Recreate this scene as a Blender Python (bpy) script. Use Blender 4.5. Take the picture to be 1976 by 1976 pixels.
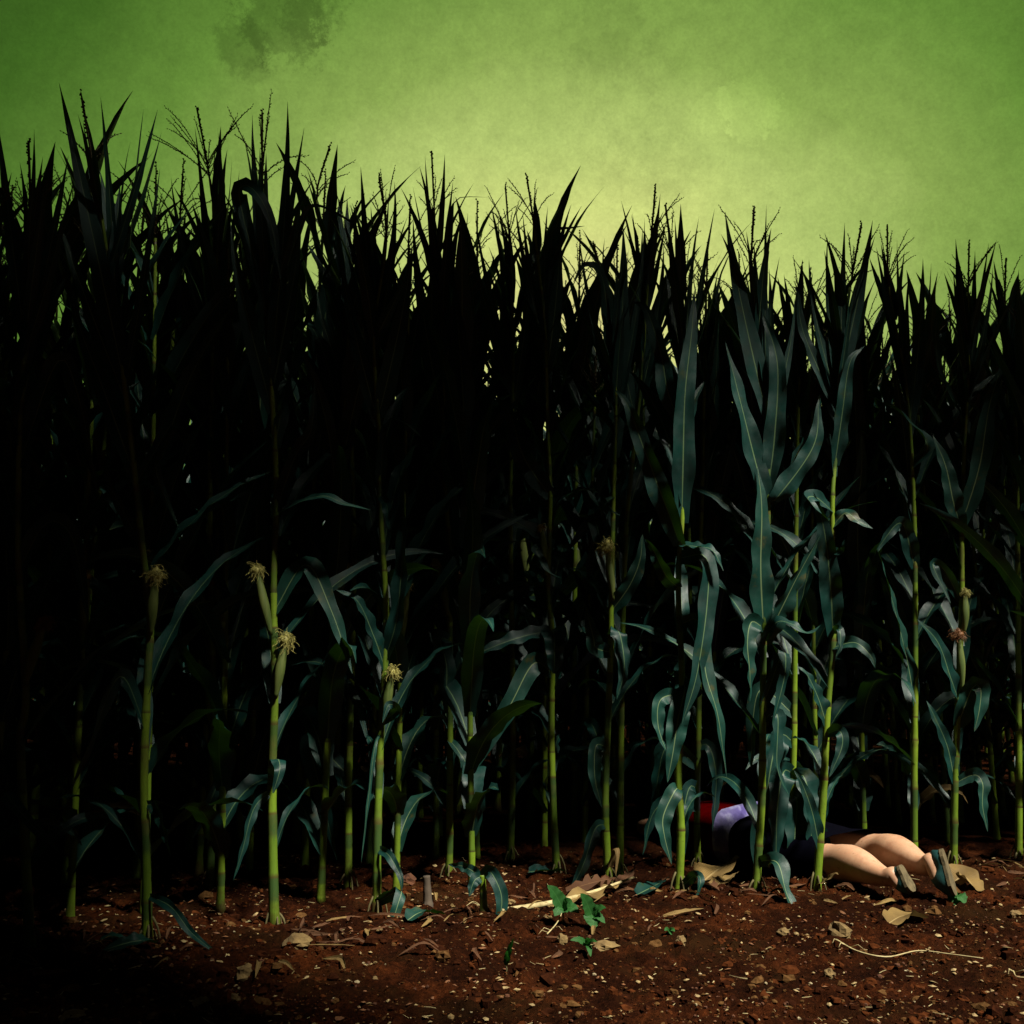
import bpy, math, random
import numpy as np
from mathutils import Vector, Matrix, noise
R = math.radians
random.seed(7)
scene = bpy.context.scene
for o in list(bpy.data.objects): bpy.data.objects.remove(o)

# ------------------------------------------------------------------ camera
CAM = Vector((0, 0, 0.82)); PITCH = R(7.71); F = 2119.0
cam_d = bpy.data.cameras.new("camera"); cam = bpy.data.objects.new("camera", cam_d)
scene.collection.objects.link(cam); scene.camera = cam
cam.location = CAM; cam.rotation_euler = (R(90) + PITCH, 0, 0)
cam_d.sensor_width = 36; cam_d.lens = 36 * F / 1976; cam_d.clip_end = 2000; cam_d.clip_start = 0.05

# ------------------------------------------------------------------ light
SUN = Vector((0.42, -0.40, 0.82)).normalized()          # towards the sun (high, behind the viewer)
sun_d = bpy.data.lights.new("sun", 'SUN'); sun = bpy.data.objects.new("sun", sun_d)
scene.collection.objects.link(sun)
sun_d.energy = 4.7; sun_d.angle = R(6); sun_d.color = (1.0, 0.93, 0.80)
sun.rotation_euler = SUN.to_track_quat('Z', 'Y').to_euler(); sun.location = (2, -3, 8)

world = bpy.data.worlds.new("World"); scene.world = world; world.use_nodes = True
nt = world.node_tree; nt.nodes.clear()
def wn(t, **k):
    n = nt.nodes.new(t)
    for a, b in k.items(): setattr(n, a, b)
    return n
def lin(c): return tuple(((v / 255) / 12.92 if v / 255 <= .04045 else ((v / 255 + .055) / 1.055) ** 2.4) for v in c)
EXPO = 1.0
scene.view_settings.view_transform = 'Standard'; scene.view_settings.look = 'None'
scene.view_settings.gamma = 1; scene.view_settings.use_curve_mapping = False
scene.view_settings.exposure = EXPO
tc = wn('ShaderNodeTexCoord')
def px_dir(px, py):
    xc = (px - 988) / F; yc = (988 - py) / F
    d = Vector((xc, math.cos(PITCH) - yc * math.sin(PITCH), math.sin(PITCH) + yc * math.cos(PITCH)))
    return d.normalized()
def ang_to(d):
    v = wn('ShaderNodeVectorMath', operation='DOT_PRODUCT'); v.inputs[1].default_value = d
    nt.links.new(tc.outputs['Generated'], v.inputs[0])
    a = wn('ShaderNodeMath', operation='ARCCOSINE'); nt.links.new(v.outputs['Value'], a.inputs[0])
    return a.outputs[0]
def wmath(op, a, b=None):
    m = wn('ShaderNodeMath', operation=op)
    for i, x in enumerate((a, b)):
        if x is None: continue
        if isinstance(x, (int, float)): m.inputs[i].default_value = x
        else: nt.links.new(x, m.inputs[i])
    return m.outputs[0]
GLOW = px_dir(1130, 640)
ang = ang_to(GLOW)
# uneven edge of the glow: add noise to the angle
nz = wn('ShaderNodeTexNoise'); nz.inputs['Scale'].default_value = 5; nz.inputs['Detail'].default_value = 9; nz.inputs['Roughness'].default_value = .62
nt.links.new(tc.outputs['Generated'], nz.inputs['Vector'])
wob = wmath('MULTIPLY', wmath('SUBTRACT', nz.outputs['Fac'], .5), R(7))
sepz = wn('ShaderNodeSeparateXYZ'); nt.links.new(tc.outputs['Generated'], sepz.inputs[0])
high = wmath('MULTIPLY', wmath('MAXIMUM', wmath('SUBTRACT', sepz.outputs[2], .40), 0.0), .42)     # darker overhead
ang2 = wmath('ADD', wmath('ADD', ang, wob), high)
fac = wmath('DIVIDE', ang2, math.pi)
ramp = wn('ShaderNodeValToRGB'); nt.links.new(fac, ramp.inputs[0])
stops = [(0, (222, 216, 140)), (7, (205, 216, 126)), (12, (178, 198, 110)), (17, (138, 166, 80)),
         (24, (100, 138, 54)), (31, (63, 100, 31)), (40, (38, 68, 19)), (55, (16, 30, 12)), (80, (7, 12, 8)), (120, (5, 9, 8)), (180, (6, 11, 12))]
el = ramp.color_ramp.elements
while len(el) > 1: el.remove(el[-1])
for i, (d, c) in enumerate(stops):
    e = el[0] if i == 0 else el.new(d / 180)
    e.position = d / 180; l = lin(c); e.color = tuple(v / 2 ** EXPO for v in l) + (1,)
# mottled thin cloud
nz2 = wn('ShaderNodeTexNoise'); nz2.inputs['Scale'].default_value = 55; nz2.inputs['Detail'].default_value = 10; nz2.inputs['Roughness'].default_value = .75
nt.links.new(tc.outputs['Generated'], nz2.inputs['Vector'])
mot = wmath('ADD', wmath('MULTIPLY', wmath('SUBTRACT', nz2.outputs['Fac'], .5), .62), 1.0)
nz3 = wn('ShaderNodeTexNoise'); nz3.inputs['Scale'].default_value = 330; nz3.inputs['Detail'].default_value = 3; nz3.inputs['Roughness'].default_value = .8
nt.links.new(tc.outputs['Generated'], nz3.inputs['Vector'])
mot = wmath('MULTIPLY', mot, wmath('ADD', wmath('MULTIPLY', wmath('SUBTRACT', nz3.outputs['Fac'], .5), .42), 1.0))
def cloud(px, py, rad, gain, wobble, soft):
    a = wmath('ADD', ang_to(px_dir(px, py)), wmath('MULTIPLY', wmath('SUBTRACT', nz2.outputs['Fac'], .5), wobble))
    mr = wn('ShaderNodeMapRange'); mr.inputs[1].default_value = rad; mr.inputs[2].default_value = rad - soft
    mr.inputs[3].default_value = 1.0; mr.inputs[4].default_value = gain
    nt.links.new(a, mr.inputs[0]); return mr.outputs[0]
for args in ((545, 35, .040, .72, .10, .012), (468, 85, .026, .74, .05, .010), (600, 15, .030, .80, .12, .012), (492, 138, .013, .84, .01, .004), (1370, 225, .020, 1.13, .08, .004), (1450, 210, .026, 1.15, .08, .004), (1505, 228, .018, 1.10, .08, .004), (1180, 90, .05, .88, .10, .04), (1250, 320, .05, .90, .12, .04)):
    mot = wmath('MULTIPLY', mot, cloud(*args))
mul = wn('ShaderNodeVectorMath', operation='SCALE'); nt.links.new(ramp.outputs[0], mul.inputs[0]); nt.links.new(mot, mul.inputs['Scale'])
sky = wn('ShaderNodeTexSky'); sky.sky_type = 'NISHITA'; sky.sun_disc = False
sky.sun_elevation = math.asin(SUN.z); sky.sun_rotation = math.atan2(SUN.x, SUN.y)
bg = wn('ShaderNodeBackground'); nt.links.new(mul.outputs[0], bg.inputs[0]); bg.inputs[1].default_value = 1
bg2 = wn('ShaderNodeBackground'); nt.links.new(sky.outputs[0], bg2.inputs[0]); bg2.inputs[1].default_value = 0.0002
ad = wn('ShaderNodeAddShader'); nt.links.new(bg.outputs[0], ad.inputs[0]); nt.links.new(bg2.outputs[0], ad.inputs[1])
wo = wn('ShaderNodeOutputWorld'); nt.links.new(ad.outputs[0], wo.inputs[0])

# ------------------------------------------------------------------ helpers
def at(px, py, Y):
    d = px_dir(px, py); return CAM + d * (Y / d.y)
def ground_at(px, py, z=0.0):
    d = px_dir(px, py); return CAM + d * ((z - CAM.z) / d.z)
def ground_h(x, y):
    h = 0.018 * noise.noise(Vector((x * 1.3, y * 1.3, 3.1))) + 0.010 * noise.noise(Vector((x * 4, y * 4, 1.7)))
    r = y - (3.54 + .43 * x)
    h += 0.030 * math.exp(-(r / .28) ** 2)
    return h
def tag(o, label=None, cat=None, group=None, kind=None):
    if label: o['label'] = label
    if cat: o['category'] = cat
    if group: o['group'] = group
    if kind: o['kind'] = kind
    return o
def empty(name, loc):
    o = bpy.data.objects.new(name, None); o.empty_display_size = .1
    scene.collection.objects.link(o); o.location = loc; return o
def child(o, p):
    """parent while the child's mesh is written in the parent's local space"""
    o.parent = p; return o
def catmull(P, n):
    P = [Vector(p) for p in P]
    if len(P) == 2: return [P[0].lerp(P[1], i / (n - 1)) for i in range(n)]
    Q = [P[0] * 2 - P[1]] + P + [P[-1] * 2 - P[-2]]
    L = [0]
    for a, b in zip(P, P[1:]): L.append(L[-1] + max((b - a).length, 1e-6))
    out = []
    for i in range(n):
        s = L[-1] * i / (n - 1); k = 0
        while k < len(P) - 2 and s > L[k + 1]: k += 1
        t = (s - L[k]) / (L[k + 1] - L[k])
        a, b, c, d = Q[k:k + 4]
        out.append(.5 * ((2 * b) + (c - a) * t + (2 * a - 5 * b + 4 * c - d) * t * t + (3 * b - a - 3 * c + d) * t ** 3))
    return out
class MB:
    def __init__(s): s.v = []; s.f = []; s.uv = []; s.mi = []
    def quad_grid(s, rows, uvs, close=False, mi=0):
        b = len(s.v); n = len(rows[0])
        for r in rows: s.v += [tuple(p) for p in r]
        m = n if close else n - 1
        for i in range(len(rows) - 1):
            for j in range(m):
                j2 = (j + 1) % n
                s.f.append((b + i * n + j, b + i * n + j2, b + (i + 1) * n + j2, b + (i + 1) * n + j))
                u0 = uvs[i][j]; u1 = uvs[i][j2] if j2 else (1.0, uvs[i][j][1])
                u2 = uvs[i + 1][j2] if j2 else (1.0, uvs[i + 1][j][1]); u3 = uvs[i + 1][j]
                s.uv += [u0, u1, u2, u3]; s.mi.append(mi)
    def tube(s, pts, rad, sides=8, vv=None, mi=0, caps=True):
        n = len(pts); rows = []; uvs = []
        T0 = (pts[1] - pts[0]).normalized()
        a = T0.orthogonal().normalized()
        for i, p in enumerate(pts):
            T = (pts[min(i + 1, n - 1)] - pts[max(i - 1, 0)])
            T = T.normalized() if T.length > 1e-9 else T0
            a = (a - T * a.dot(T)); a = a.normalized() if a.length > 1e-6 else T.orthogonal().normalized()
            b = T.cross(a); r = rad[i] if hasattr(rad, '__len__') else rad
            rows.append([p + (a * math.cos(2 * math.pi * k / sides) + b * math.sin(2 * math.pi * k / sides)) * r for k in range(sides)])
            v = vv[i] if vv else i / (n - 1)
            uvs.append([(k / sides, v) for k in range(sides)])
        b0 = len(s.v)
        s.quad_grid(rows, uvs, True, mi)
        if caps:
            for rb, rev in ((b0, True), (b0 + (n - 1) * sides, False)):
                f = list(range(rb, rb + sides)); f = f[::-1] if rev else f
                s.f.append(tuple(f)); s.uv += [(.5, 0 if rev else 1)] * sides; s.mi.append(mi)
    def blob(s, c, rx, ry, rz, rot=None, seed=0, rough=.25, seg=(6, 8), mi=0):
        rows = []; uvs = []
        for i in range(seg[0] + 1):
            th = math.pi * i / seg[0]; row = []; uv = []
            for j in range(seg[1]):
                ph = 2 * math.pi * j / seg[1]
                d = Vector((math.sin(th) * math.cos(ph), math.sin(th) * math.sin(ph), math.cos(th)))
                k = 1 + rough * noise.noise(d * 1.6 + Vector((seed * 3.7, seed * 1.3, seed)))*1.6
                p = Vector((d.x * rx * k, d.y * ry * k, d.z * rz * k))
                if rot is not None: p = rot @ p
                row.append(Vector(c) + p); uv.append((j / seg[1], i / seg[0]))
            rows.append(row); uvs.append(uv)
        s.quad_grid(rows, uvs, True, mi)
    def build(s, name, mats, parent=None, smooth=True, org=None):
        me = bpy.data.meshes.new(name)
        v = s.v
        if org is not None: v = [(a - org[0], b - org[1], c - org[2]) for a, b, c in v]
        me.from_pydata(v, [], s.f)
        uvl = me.uv_layers.new(name='UVMap')
        uvl.data.foreach_set('uv', [c for uv in s.uv for c in uv])
        for m in (mats if isinstance(mats, (list, tuple)) else [mats]): me.materials.append(m)
        me.polygons.foreach_set('material_index', s.mi)
        me.polygons.foreach_set('use_smooth', [smooth] * len(me.polygons))
        me.update()
        o = bpy.data.objects.new(name, me); scene.collection.objects.link(o)
        if parent is not None: o.parent = parent
        return o

# ------------------------------------------------------------------ materials
def mat(name):
    m = bpy.data.materials.new(name); m.use_nodes = True
    t = m.node_tree; b = t.nodes['Principled BSDF']; return m, t, b
def N(t, typ, **k):
    n = t.nodes.new(typ)
    for a, b in k.items(): setattr(n, a, b)
    return n
def nz_ramp(t, scale, stops, detail=6, rough=.6, coord='Object', dist=0, stretch=None):
    c = N(t, 'ShaderNodeTexCoord'); n = N(t, 'ShaderNodeTexNoise')
    n.inputs['Scale'].default_value = scale; n.inputs['Detail'].default_value = detail; n.inputs['Roughness'].default_value = rough
    n.inputs['Distortion'].default_value = dist
    src = c.outputs[coord]
    if stretch:
        mp = N(t, 'ShaderNodeMapping'); mp.inputs['Scale'].default_value = stretch; t.links.new(src, mp.inputs[0]); src = mp.outputs[0]
    t.links.new(src, n.inputs['Vector'])
    r = N(t, 'ShaderNodeValToRGB'); t.links.new(n.outputs['Fac'], r.inputs[0])
    e = r.color_ramp.elements
    while len(e) > 1: e.remove(e[-1])
    for i, (p, col) in enumerate(stops):
        x = e[0] if i == 0 else e.new(p); x.position = p; x.color = tuple(col) + (1,)
    return n, r
def bump(t, b, h, strength, dist=.004):
    bp = N(t, 'ShaderNodeBump'); bp.inputs['Strength'].default_value = strength; bp.inputs['Distance'].default_value = dist
    t.links.new(h, bp.inputs['Height']); t.links.new(bp.outputs[0], b.inputs['Normal'])
def mixc(t, fac, a, b):
    m = N(t, 'ShaderNodeMix', data_type='RGBA')
    for s, x in ((m.inputs[0], fac), (m.inputs[6], a), (m.inputs[7], b)):
        if isinstance(x, (int, float)): s.default_value = x
        elif isinstance(x, tuple): s.default_value = x + (1,)
        else: t.links.new(x, s)
    return m.outputs[2]
def tmath(t, op, a, b=None):
    m = N(t, 'ShaderNodeMath', operation=op)
    for i, x in enumerate((a, b)):
        if x is None: continue
        if isinstance(x, (int, float)): m.inputs[i].default_value = x
        else: t.links.new(x, m.inputs[i])
    return m.outputs[0]

def leaf_material(name, dark, light, rib, rough=.36, trans=(.025, .075, .004), tfac=.12, spots=None, ribw=.034):
    m, t, b = mat(name)
    n, r = nz_ramp(t, 9, [(.3, dark), (.7, light)], coord='Object')
    uv = N(t, 'ShaderNodeUVMap'); sep = N(t, 'ShaderNodeSeparateXYZ'); t.links.new(uv.outputs[0], sep.inputs[0])
    du = tmath(t, 'ABSOLUTE', tmath(t, 'SUBTRACT', sep.outputs[0], .5))
    # fine parallel veins
    ve = tmath(t, 'SINE', tmath(t, 'MULTIPLY', sep.outputs[0], 150))
    vfac = tmath(t, 'ADD', tmath(t, 'MULTIPLY', ve, .12), .12)
    col = mixc(t, vfac, r.outputs[0], tuple(min(1, c * 1.8) for c in light))
    if spots:
        n2, r2 = nz_ramp(t, 14, [(.60, (0, 0, 0)), (.70, (1, 1, 1))], detail=8)
        col = mixc(t, r2.outputs[0], col, spots)
    mr = N(t, 'ShaderNodeMapRange'); mr.inputs[1].default_value = ribw; mr.inputs[2].default_value = ribw * .45
    mr.inputs[3].default_value = 0; mr.inputs[4].default_value = 1; t.links.new(du, mr.inputs[0])
    col = mixc(t, mr.outputs[0], col, rib)
    t.links.new(col, b.inputs['Base Color'])
    n6, r6 = nz_ramp(t, 30, [(.3, (rough,) * 3), (.7, (rough + .22,) * 3)], detail=7); t.links.new(r6.outputs[0], b.inputs['Roughness'])
    b.inputs['Specular IOR Level'].default_value = .36
    bump(t, b, ve, .25, .0012)
    tr = N(t, 'ShaderNodeBsdfTranslucent'); tr.inputs[0].default_value = trans + (1,)
    mx = N(t, 'ShaderNodeMixShader'); mx.inputs[0].default_value = tfac
    t.links.new(b.outputs[0], mx.inputs[1]); t.links.new(tr.outputs[0], mx.inputs[2])
    t.links.new(mx.outputs[0], t.nodes['Material Output'].inputs[0])
    return m
M = {}
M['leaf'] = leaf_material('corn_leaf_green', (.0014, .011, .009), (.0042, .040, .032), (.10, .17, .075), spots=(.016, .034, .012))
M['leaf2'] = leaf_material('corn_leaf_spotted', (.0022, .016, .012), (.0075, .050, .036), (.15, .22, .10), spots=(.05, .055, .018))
M['dry'] = leaf_material('corn_leaf_dry', (.055, .032, .009), (.20, .13, .038), (.28, .2, .08), rough=.7, trans=(.2, .13, .04), tfac=.12)
M['brown'] = leaf_material('dead_leaf_brown', (.030, .012, .004), (.085, .034, .011), (.11, .055, .02), rough=.8, trans=(.1, .05, .02), tfac=.08)
M['weed'] = leaf_material('weed_leaf', (.008, .050, .007), (.016, .095, .013), (.04, .14, .03), rough=.55, trans=(.03, .2, .02), tfac=.2, ribw=.02)

m, t, b = mat('corn_stalk_green'); M['stalk'] = m
n, r = nz_ramp(t, 18, [(.28, (.075, .150, .009)), (.62, (.18, .28, .018)), (.82, (.25, .31, .045))], stretch=(1, 1, .25))
uv = N(t, 'ShaderNodeUVMap'); sep = N(t, 'ShaderNodeSeparateXYZ'); t.links.new(uv.outputs[0], sep.inputs[0])
fr = tmath(t, 'FRACT', sep.outputs[1])                       # 0 at every joint of the stalk
mr = N(t, 'ShaderNodeMapRange'); mr.inputs[1].default_value = .10; mr.inputs[2].default_value = .03; mr.inputs[3].default_value = 0; mr.inputs[4].default_value = 1
t.links.new(fr, mr.inputs[0])
col = mixc(t, mr.outputs[0], r.outputs[0], (.075, .050, .012))
wnz = N(t, 'ShaderNodeTexWhiteNoise', noise_dimensions='2D'); oi = N(t, 'ShaderNodeObjectInfo'); cmb = N(t, 'ShaderNodeCombineXYZ')
t.links.new(tmath(t, 'FLOOR', sep.outputs[1]), cmb.inputs[0]); t.links.new(oi.outputs['Random'], cmb.inputs[1]); t.links.new(cmb.outputs[0], wnz.inputs['Vector'])
col = mixc(t, tmath(t, 'MULTIPLY', wnz.outputs['Value'], .55), col, (.022, .060, .010))
shf = N(t, 'ShaderNodeMapRange'); shf.inputs[1].default_value = .55; shf.inputs[2].default_value = .62; shf.inputs[3].default_value = 0; shf.inputs[4].default_value = .75
t.links.new(fr, shf.inputs[0]); odd = tmath(t, 'GREATER_THAN', wnz.outputs['Value'], .45)
col = mixc(t, tmath(t, 'MULTIPLY', shf.outputs[0], odd), col, (.020, .050, .016))
n5, r5 = nz_ramp(t, 7, [(.52, (0, 0, 0)), (.66, (.8, .8, .8))], detail=8)
col = mixc(t, r5.outputs[0], col, (.10, .095, .022))
base = N(t, 'ShaderNodeMapRange'); base.inputs[1].default_value = .75; base.inputs[2].default_value = .1; base.inputs[3].default_value = 0; base.inputs[4].default_value = .75
t.links.new(sep.outputs[1], base.inputs[0])
n7, r7 = nz_ramp(t, 45, [(.38, (.1, .1, .1)), (.62, (1, 1, 1))], detail=6)
col = mixc(t, tmath(t, 'MULTIPLY', base.outputs[0], r7.outputs[0]), col, (.055, .022, .008))
n3, r3 = nz_ramp(t, 120, [(.60, (0, 0, 0)), (.70, (.7, .7, .7))], detail=3)
col = mixc(t, r3.outputs[0], col, (.07, .085, .012))
t.links.new(col, b.inputs['Base Color']); b.inputs['Roughness'].default_value = .45; b.inputs['Specular IOR Level'].default_value = .35
st = tmath(t, 'SINE', tmath(t, 'MULTIPLY', sep.outputs[0], 130)); bump(t, b, st, .25, .001)

def simple(name, dark, light, scale=20, rough=.7, bmp=.3, bd=.004, stretch=None, spec=.4):
    m, t, b = mat(name); n, r = nz_ramp(t, scale, [(.3, dark), (.7, light)], detail=8, stretch=stretch)
    t.links.new(r.outputs[0], b.inputs['Base Color']); b.inputs['Roughness'].default_value = rough
    b.inputs['Specular IOR Level'].default_value = spec
    bump(t, b, n.outputs['Fac'], bmp, bd); return m
M['tassel'] = simple('tassel_straw', (.030, .026, .008), (.075, .060, .022), 60, .8)
M['husk'] = simple('ear_husk', (.045, .085, .012), (.13, .16, .035), 16, .7, stretch=(3, 3, .3))
M['silk'] = simple('ear_silk', (.14, .13, .028), (.50, .46, .13), 40, .6)
M['silk_brown'] = simple('ear_silk_brown', (.10, .035, .012), (.26, .12, .04), 40, .6)
M['root'] = simple('brace_root', (.045, .040, .012), (.12, .10, .035), 30, .8)
M['stone'] = simple('field_stone', (.075, .044, .015), (.22, .15, .055), 24, .95, .8, .008)
M['stone_red'] = simple('red_clod', (.040, .013, .005), (.11, .040, .015), 30, .95, .7, .006)
M['straw'] = simple('straw', (.22, .17, .07), (.52, .44, .22), 40, .75)
M['bark'] = simple('tree_bark', (.03, .022, .015), (.10, .075, .05), 8, .9, .8, .02, (1, 1, .2))
M['added_tree_leaf'] = simple('added_tree_leaf', (.015, .04, .012), (.035, .085, .02), 5, .6, 0)

# soil
m, t, b = mat('red_soil'); M['soil'] = m
n, r = nz_ramp(t, 3.2, [(.30, (.006, .0016, .0007)), (.5, (.026, .0070, .0022)), (.70, (.105, .027, .0070))], detail=12, rough=.72)
n2, r2 = nz_ramp(t, 75, [(.35, (.35, .35, .35)), (.62, (1, 1, 1)), (.78, (2.4, 2.3, 1.9))], detail=5, rough=.7)
mm = N(t, 'ShaderNodeMix', data_type='RGBA', blend_type='MULTIPLY'); mm.inputs[0].default_value = 1
t.links.new(r.outputs[0], mm.inputs[6]); t.links.new(r2.outputs[0], mm.inputs[7])
n4, r4 = nz_ramp(t, 1.7, [(.50, (0, 0, 0)), (.68, (.55, .55, .55))], detail=9, rough=.7)
col = mixc(t, r4.outputs[0], mm.outputs[2], (.034, .017, .005))
t.links.new(col, b.inputs['Base Color']); b.inputs['Roughness'].default_value = 1; b.inputs['Specular IOR Level'].default_value = .03
bump(t, b, n2.outputs['Fac'], 1, .02)

# ------------------------------------------------------------------ ground
def axis(fine0, fine1, step, far):
    a = list(np.arange(fine0, fine1 + 1e-6, step)); s = step
    x = fine1
    while x < far: s *= 1.35; x += s; a.append(x)
    s = step; x = fine0; lo = []
    while x > -far: s *= 1.35; x -= s; lo.append(x)
    return lo[::-1] + a
xs = axis(-2.4, 2.6, .013, 400); ys = axis(2.15, 4.9, .013, 400)
vs = []
for y in ys:
    for x in xs:
        if -4 < x < 4 and 1 < y < 7:
            z = ground_h(x, y)
            if -2.6 < x < 2.8 and 2.0 < y < 5.2:
                p = Vector((x * 16, y * 16, 0)); q = Vector((x * 45, y * 45, 5))
                z += .030 * max(0, noise.noise(p)) + .015 * noise.noise(q) + .006 * noise.noise(q * 2.1)
        else: z = 0
        vs.append((x, y, z))
nx = len(xs)
fs = [(j * nx + i, j * nx + i + 1, (j + 1) * nx + i + 1, (j + 1) * nx + i) for j in range(len(ys) - 1) for i in range(nx - 1)]
me = bpy.data.meshes.new('ground'); me.from_pydata(vs, [], fs); me.materials.append(M['soil'])
me.polygons.foreach_set('use_smooth', [True] * len(me.polygons))
g = bpy.data.objects.new('ground', me); scene.collection.objects.link(g); tag(g, kind='structure')

# ------------------------------------------------------------------ leaf and stalk builders
CAMDIR = Vector((0, -1, .12)).normalized()
def leaf_blade(mb, mid, W, up, twist=(0, 0), fold=22, ruffle=.10, seed=0, upright=False, n=18, blunt=False):
    P = catmull(mid, n); rng = random.Random(seed); ph = rng.uniform(0, 6); fq = rng.uniform(9, 15)
    us = (-1, -.55, -.07, .07, .55, 1); rows = []; uvs = []
    L = sum((b - a).length for a, b in zip(P, P[1:]))
    Bp = None
    for i, p in enumerate(P):
        s = i / (n - 1)
        T = (P[min(i + 1, n - 1)] - P[max(i - 1, 0)]).normalized()
        B = T.cross(up)
        if B.length < .15: B = Bp if Bp is not None else T.orthogonal()
        B = B.normalized()
        if Bp is not None:
            if B.dot(Bp) < 0: B = -B
            B = (B * .55 + Bp * .45); B = (B - T * B.dot(T)).normalized()
        Bp = B.copy()
        a = R(twist[0] + (twist[1] - twist[0]) * s)
        Nn = B.cross(T)
        Bt = B * math.cos(a) + Nn * math.sin(a); Nt = -B * math.sin(a) + Nn * math.cos(a)
        if upright: w = W * min(1, .55 + s * 2.2) * max(0, 1 - max(0, (s - .30) / .70) ** 1.25)
        elif blunt: w = W * min(1, .6 + s * 2) * max(.12, 1 - s ** 6)
        else: w = W * min(1, .55 + s * 2.2) * max(0, 1 - s ** 2.6) ** .9
        w = max(w, W * .012)
        f = R(fold) * (1 - .55 * s) ; hw = w / 2
        rr = (ruffle * 1.9 if not upright else ruffle) * hw * math.sin(min(1, s * 3) * math.pi / 2); hw *= (1 + .16 * math.sin(s * 7 + ph * 2)) if blunt else (1 + .06 * math.sin(s * 17 + ph * 2) + .03 * math.sin(s * 31 + ph))
        row = []; uv = []
        for u in us:
            wv = rr * math.sin(fq * s * 2 + ph + (1.7 if u > 0 else 0)) * (abs(u) ** 1.5)
            q = p + Bt * (u * hw * math.cos(f)) + Nt * (abs(u) * hw * math.sin(f) + wv)
            row.append(q); uv.append((.5 + u / 2, s))
        rows.append(row); uvs.append(uv)
    mb.quad_grid(rows, uvs)
def auto_leaf(base, az, L, W, th0, bend, seed, p=1.6):
    """midrib of an arching leaf leaving `base` towards azimuth az"""
    rng = random.Random(seed); pts = [Vector(base)]; n = 12; th = R(th0); a = az
    for i in range(n):
        s = (i + .5) / n; th = R(th0 + bend * s ** p); a += R(rng.uniform(-4, 4))
        d = Vector((math.sin(th) * math.cos(a), math.sin(th) * math.sin(a), math.cos(th)))
        pts.append(pts[-1] + d * (L / n))
    zmin = .015
    for q in pts:
        if q.z < zmin: q.z = zmin + .01 * rng.random()
    return pts
def stalk_mesh(mb, P, r0, r1, seg=.165, seed=0):
    """jointed stalk along dense points P"""
    rng = random.Random(seed)
    L = [0]
    for a, b in zip(P, P[1:]): L.append(L[-1] + (b - a).length)
    tot = L[-1]; rad = []; vv = []; ph0 = rng.uniform(0, 6)
    for l in L:
        s = l / tot; r = r0 + (r1 - r0) * s
        k = l / seg; k = k + .22 * math.sin(k * 1.9 + ph0) + .12 * math.sin(k * 3.7 + ph0 * 2); k = max(k, 0); fr = k - math.floor(k)
        r *= 1 + .16 * math.exp(-((fr - .02) / .035) ** 2) + .16 * math.exp(-((fr - 1) / .03) ** 2) + .07 * math.exp(-((fr - .8) / .25) ** 2)
        if l < .08: r *= 1 + .3 * (1 - l / .08)
        rad.append(r); vv.append(k)
    mb.tube(P, rad, 10, vv)
def tassel_mesh(mb, P, nb, seed, blen=.17, up=Vector((0, 0, 1))):
    """central spike along P, side branches leaving its lower third, all set with spikelets"""
    rng = random.Random(seed)
    def spike(Q, r):
        mb.tube(Q, [r * .55] * (len(Q) - 1) + [r * .2], 5)
        tot = sum((b - a).length for a, b in zip(Q, Q[1:])); m = max(4, int(tot / .0085))
        D = catmull(Q, m)
        for i in range(1, m):
            T = (D[i] - D[i - 1]).normalized(); o = T.orthogonal().normalized(); o.rotate(Matrix.Rotation(rng.uniform(0, 6.28), 3, T))
            d = (T * .9 + o * rng.uniform(.25, .7)).normalized(); l = rng.uniform(.007, .012); w = r * .62
            a = D[i] + o * r * .3; e = d.orthogonal().normalized(); g = d.cross(e)
            b0 = len(mb.v)
            mid = a + d * l * .5
            mb.v += [tuple(a), tuple(mid + e * w), tuple(mid + g * w), tuple(mid - e * w), tuple(mid - g * w), tuple(a + d * l)]
            for k in range(4):
                k2 = (k + 1) % 4
                mb.f.append((b0, b0 + 1 + k, b0 + 1 + k2)); mb.f.append((b0 + 5, b0 + 1 + k2, b0 + 1 + k))
                mb.uv += [(0, 0)] * 6; mb.mi += [0, 0]
    spike(P, .0072)
    D = catmull(P, 40)
    for k in range(nb):
        i = int(1 + 10 * k / max(1, nb)); b = D[i]; T = (D[i + 1] - D[i]).normalized()
        o = T.orthogonal().normalized(); o.rotate(Matrix.Rotation(rng.uniform(0, 6.28), 3, T))
        L = 1.15 * blen * rng.uniform(.6, 1.15); sp = rng.uniform(.35, 1.3); dr = rng.uniform(-.1, .7); Q = [b]
        for j in range(1, 7):
            s = j / 6; d = (T + o * sp * (.6 + .4 * s) - up * dr * s * s).normalized(); Q.append(Q[-1] + d * L / 6)
        spike(Q, .0031)
def silk_mesh(mb, c, d, size, seed, n=120):
    rng = random.Random(seed); d = d.normalized()
    for k in range(n):
        o = Vector((rng.gauss(0, 1), rng.gauss(0, 1), rng.gauss(0, 1))).normalized()
        p = c + d * size * .25 + o * size * .30; v = (o * .8 + d * .5 + Vector((rng.gauss(0, .5), rng.gauss(0, .5), 0))).normalized(); Q = [p]; L = size * rng.uniform(.5, 1.25)
        for j in range(6):
            v = (v + Vector((rng.gauss(0, .55), rng.gauss(0, .55), rng.gauss(0, .4) - .38))).normalized(); Q.append(Q[-1] + v * L / 6)
        mb.tube(Q, [.0009] * 6 + [.0005], 3, caps=False)
    mb.blob(c + d * size * .18, size * .40, size * .40, size * .46, None, seed, .5, (8, 10))
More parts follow.
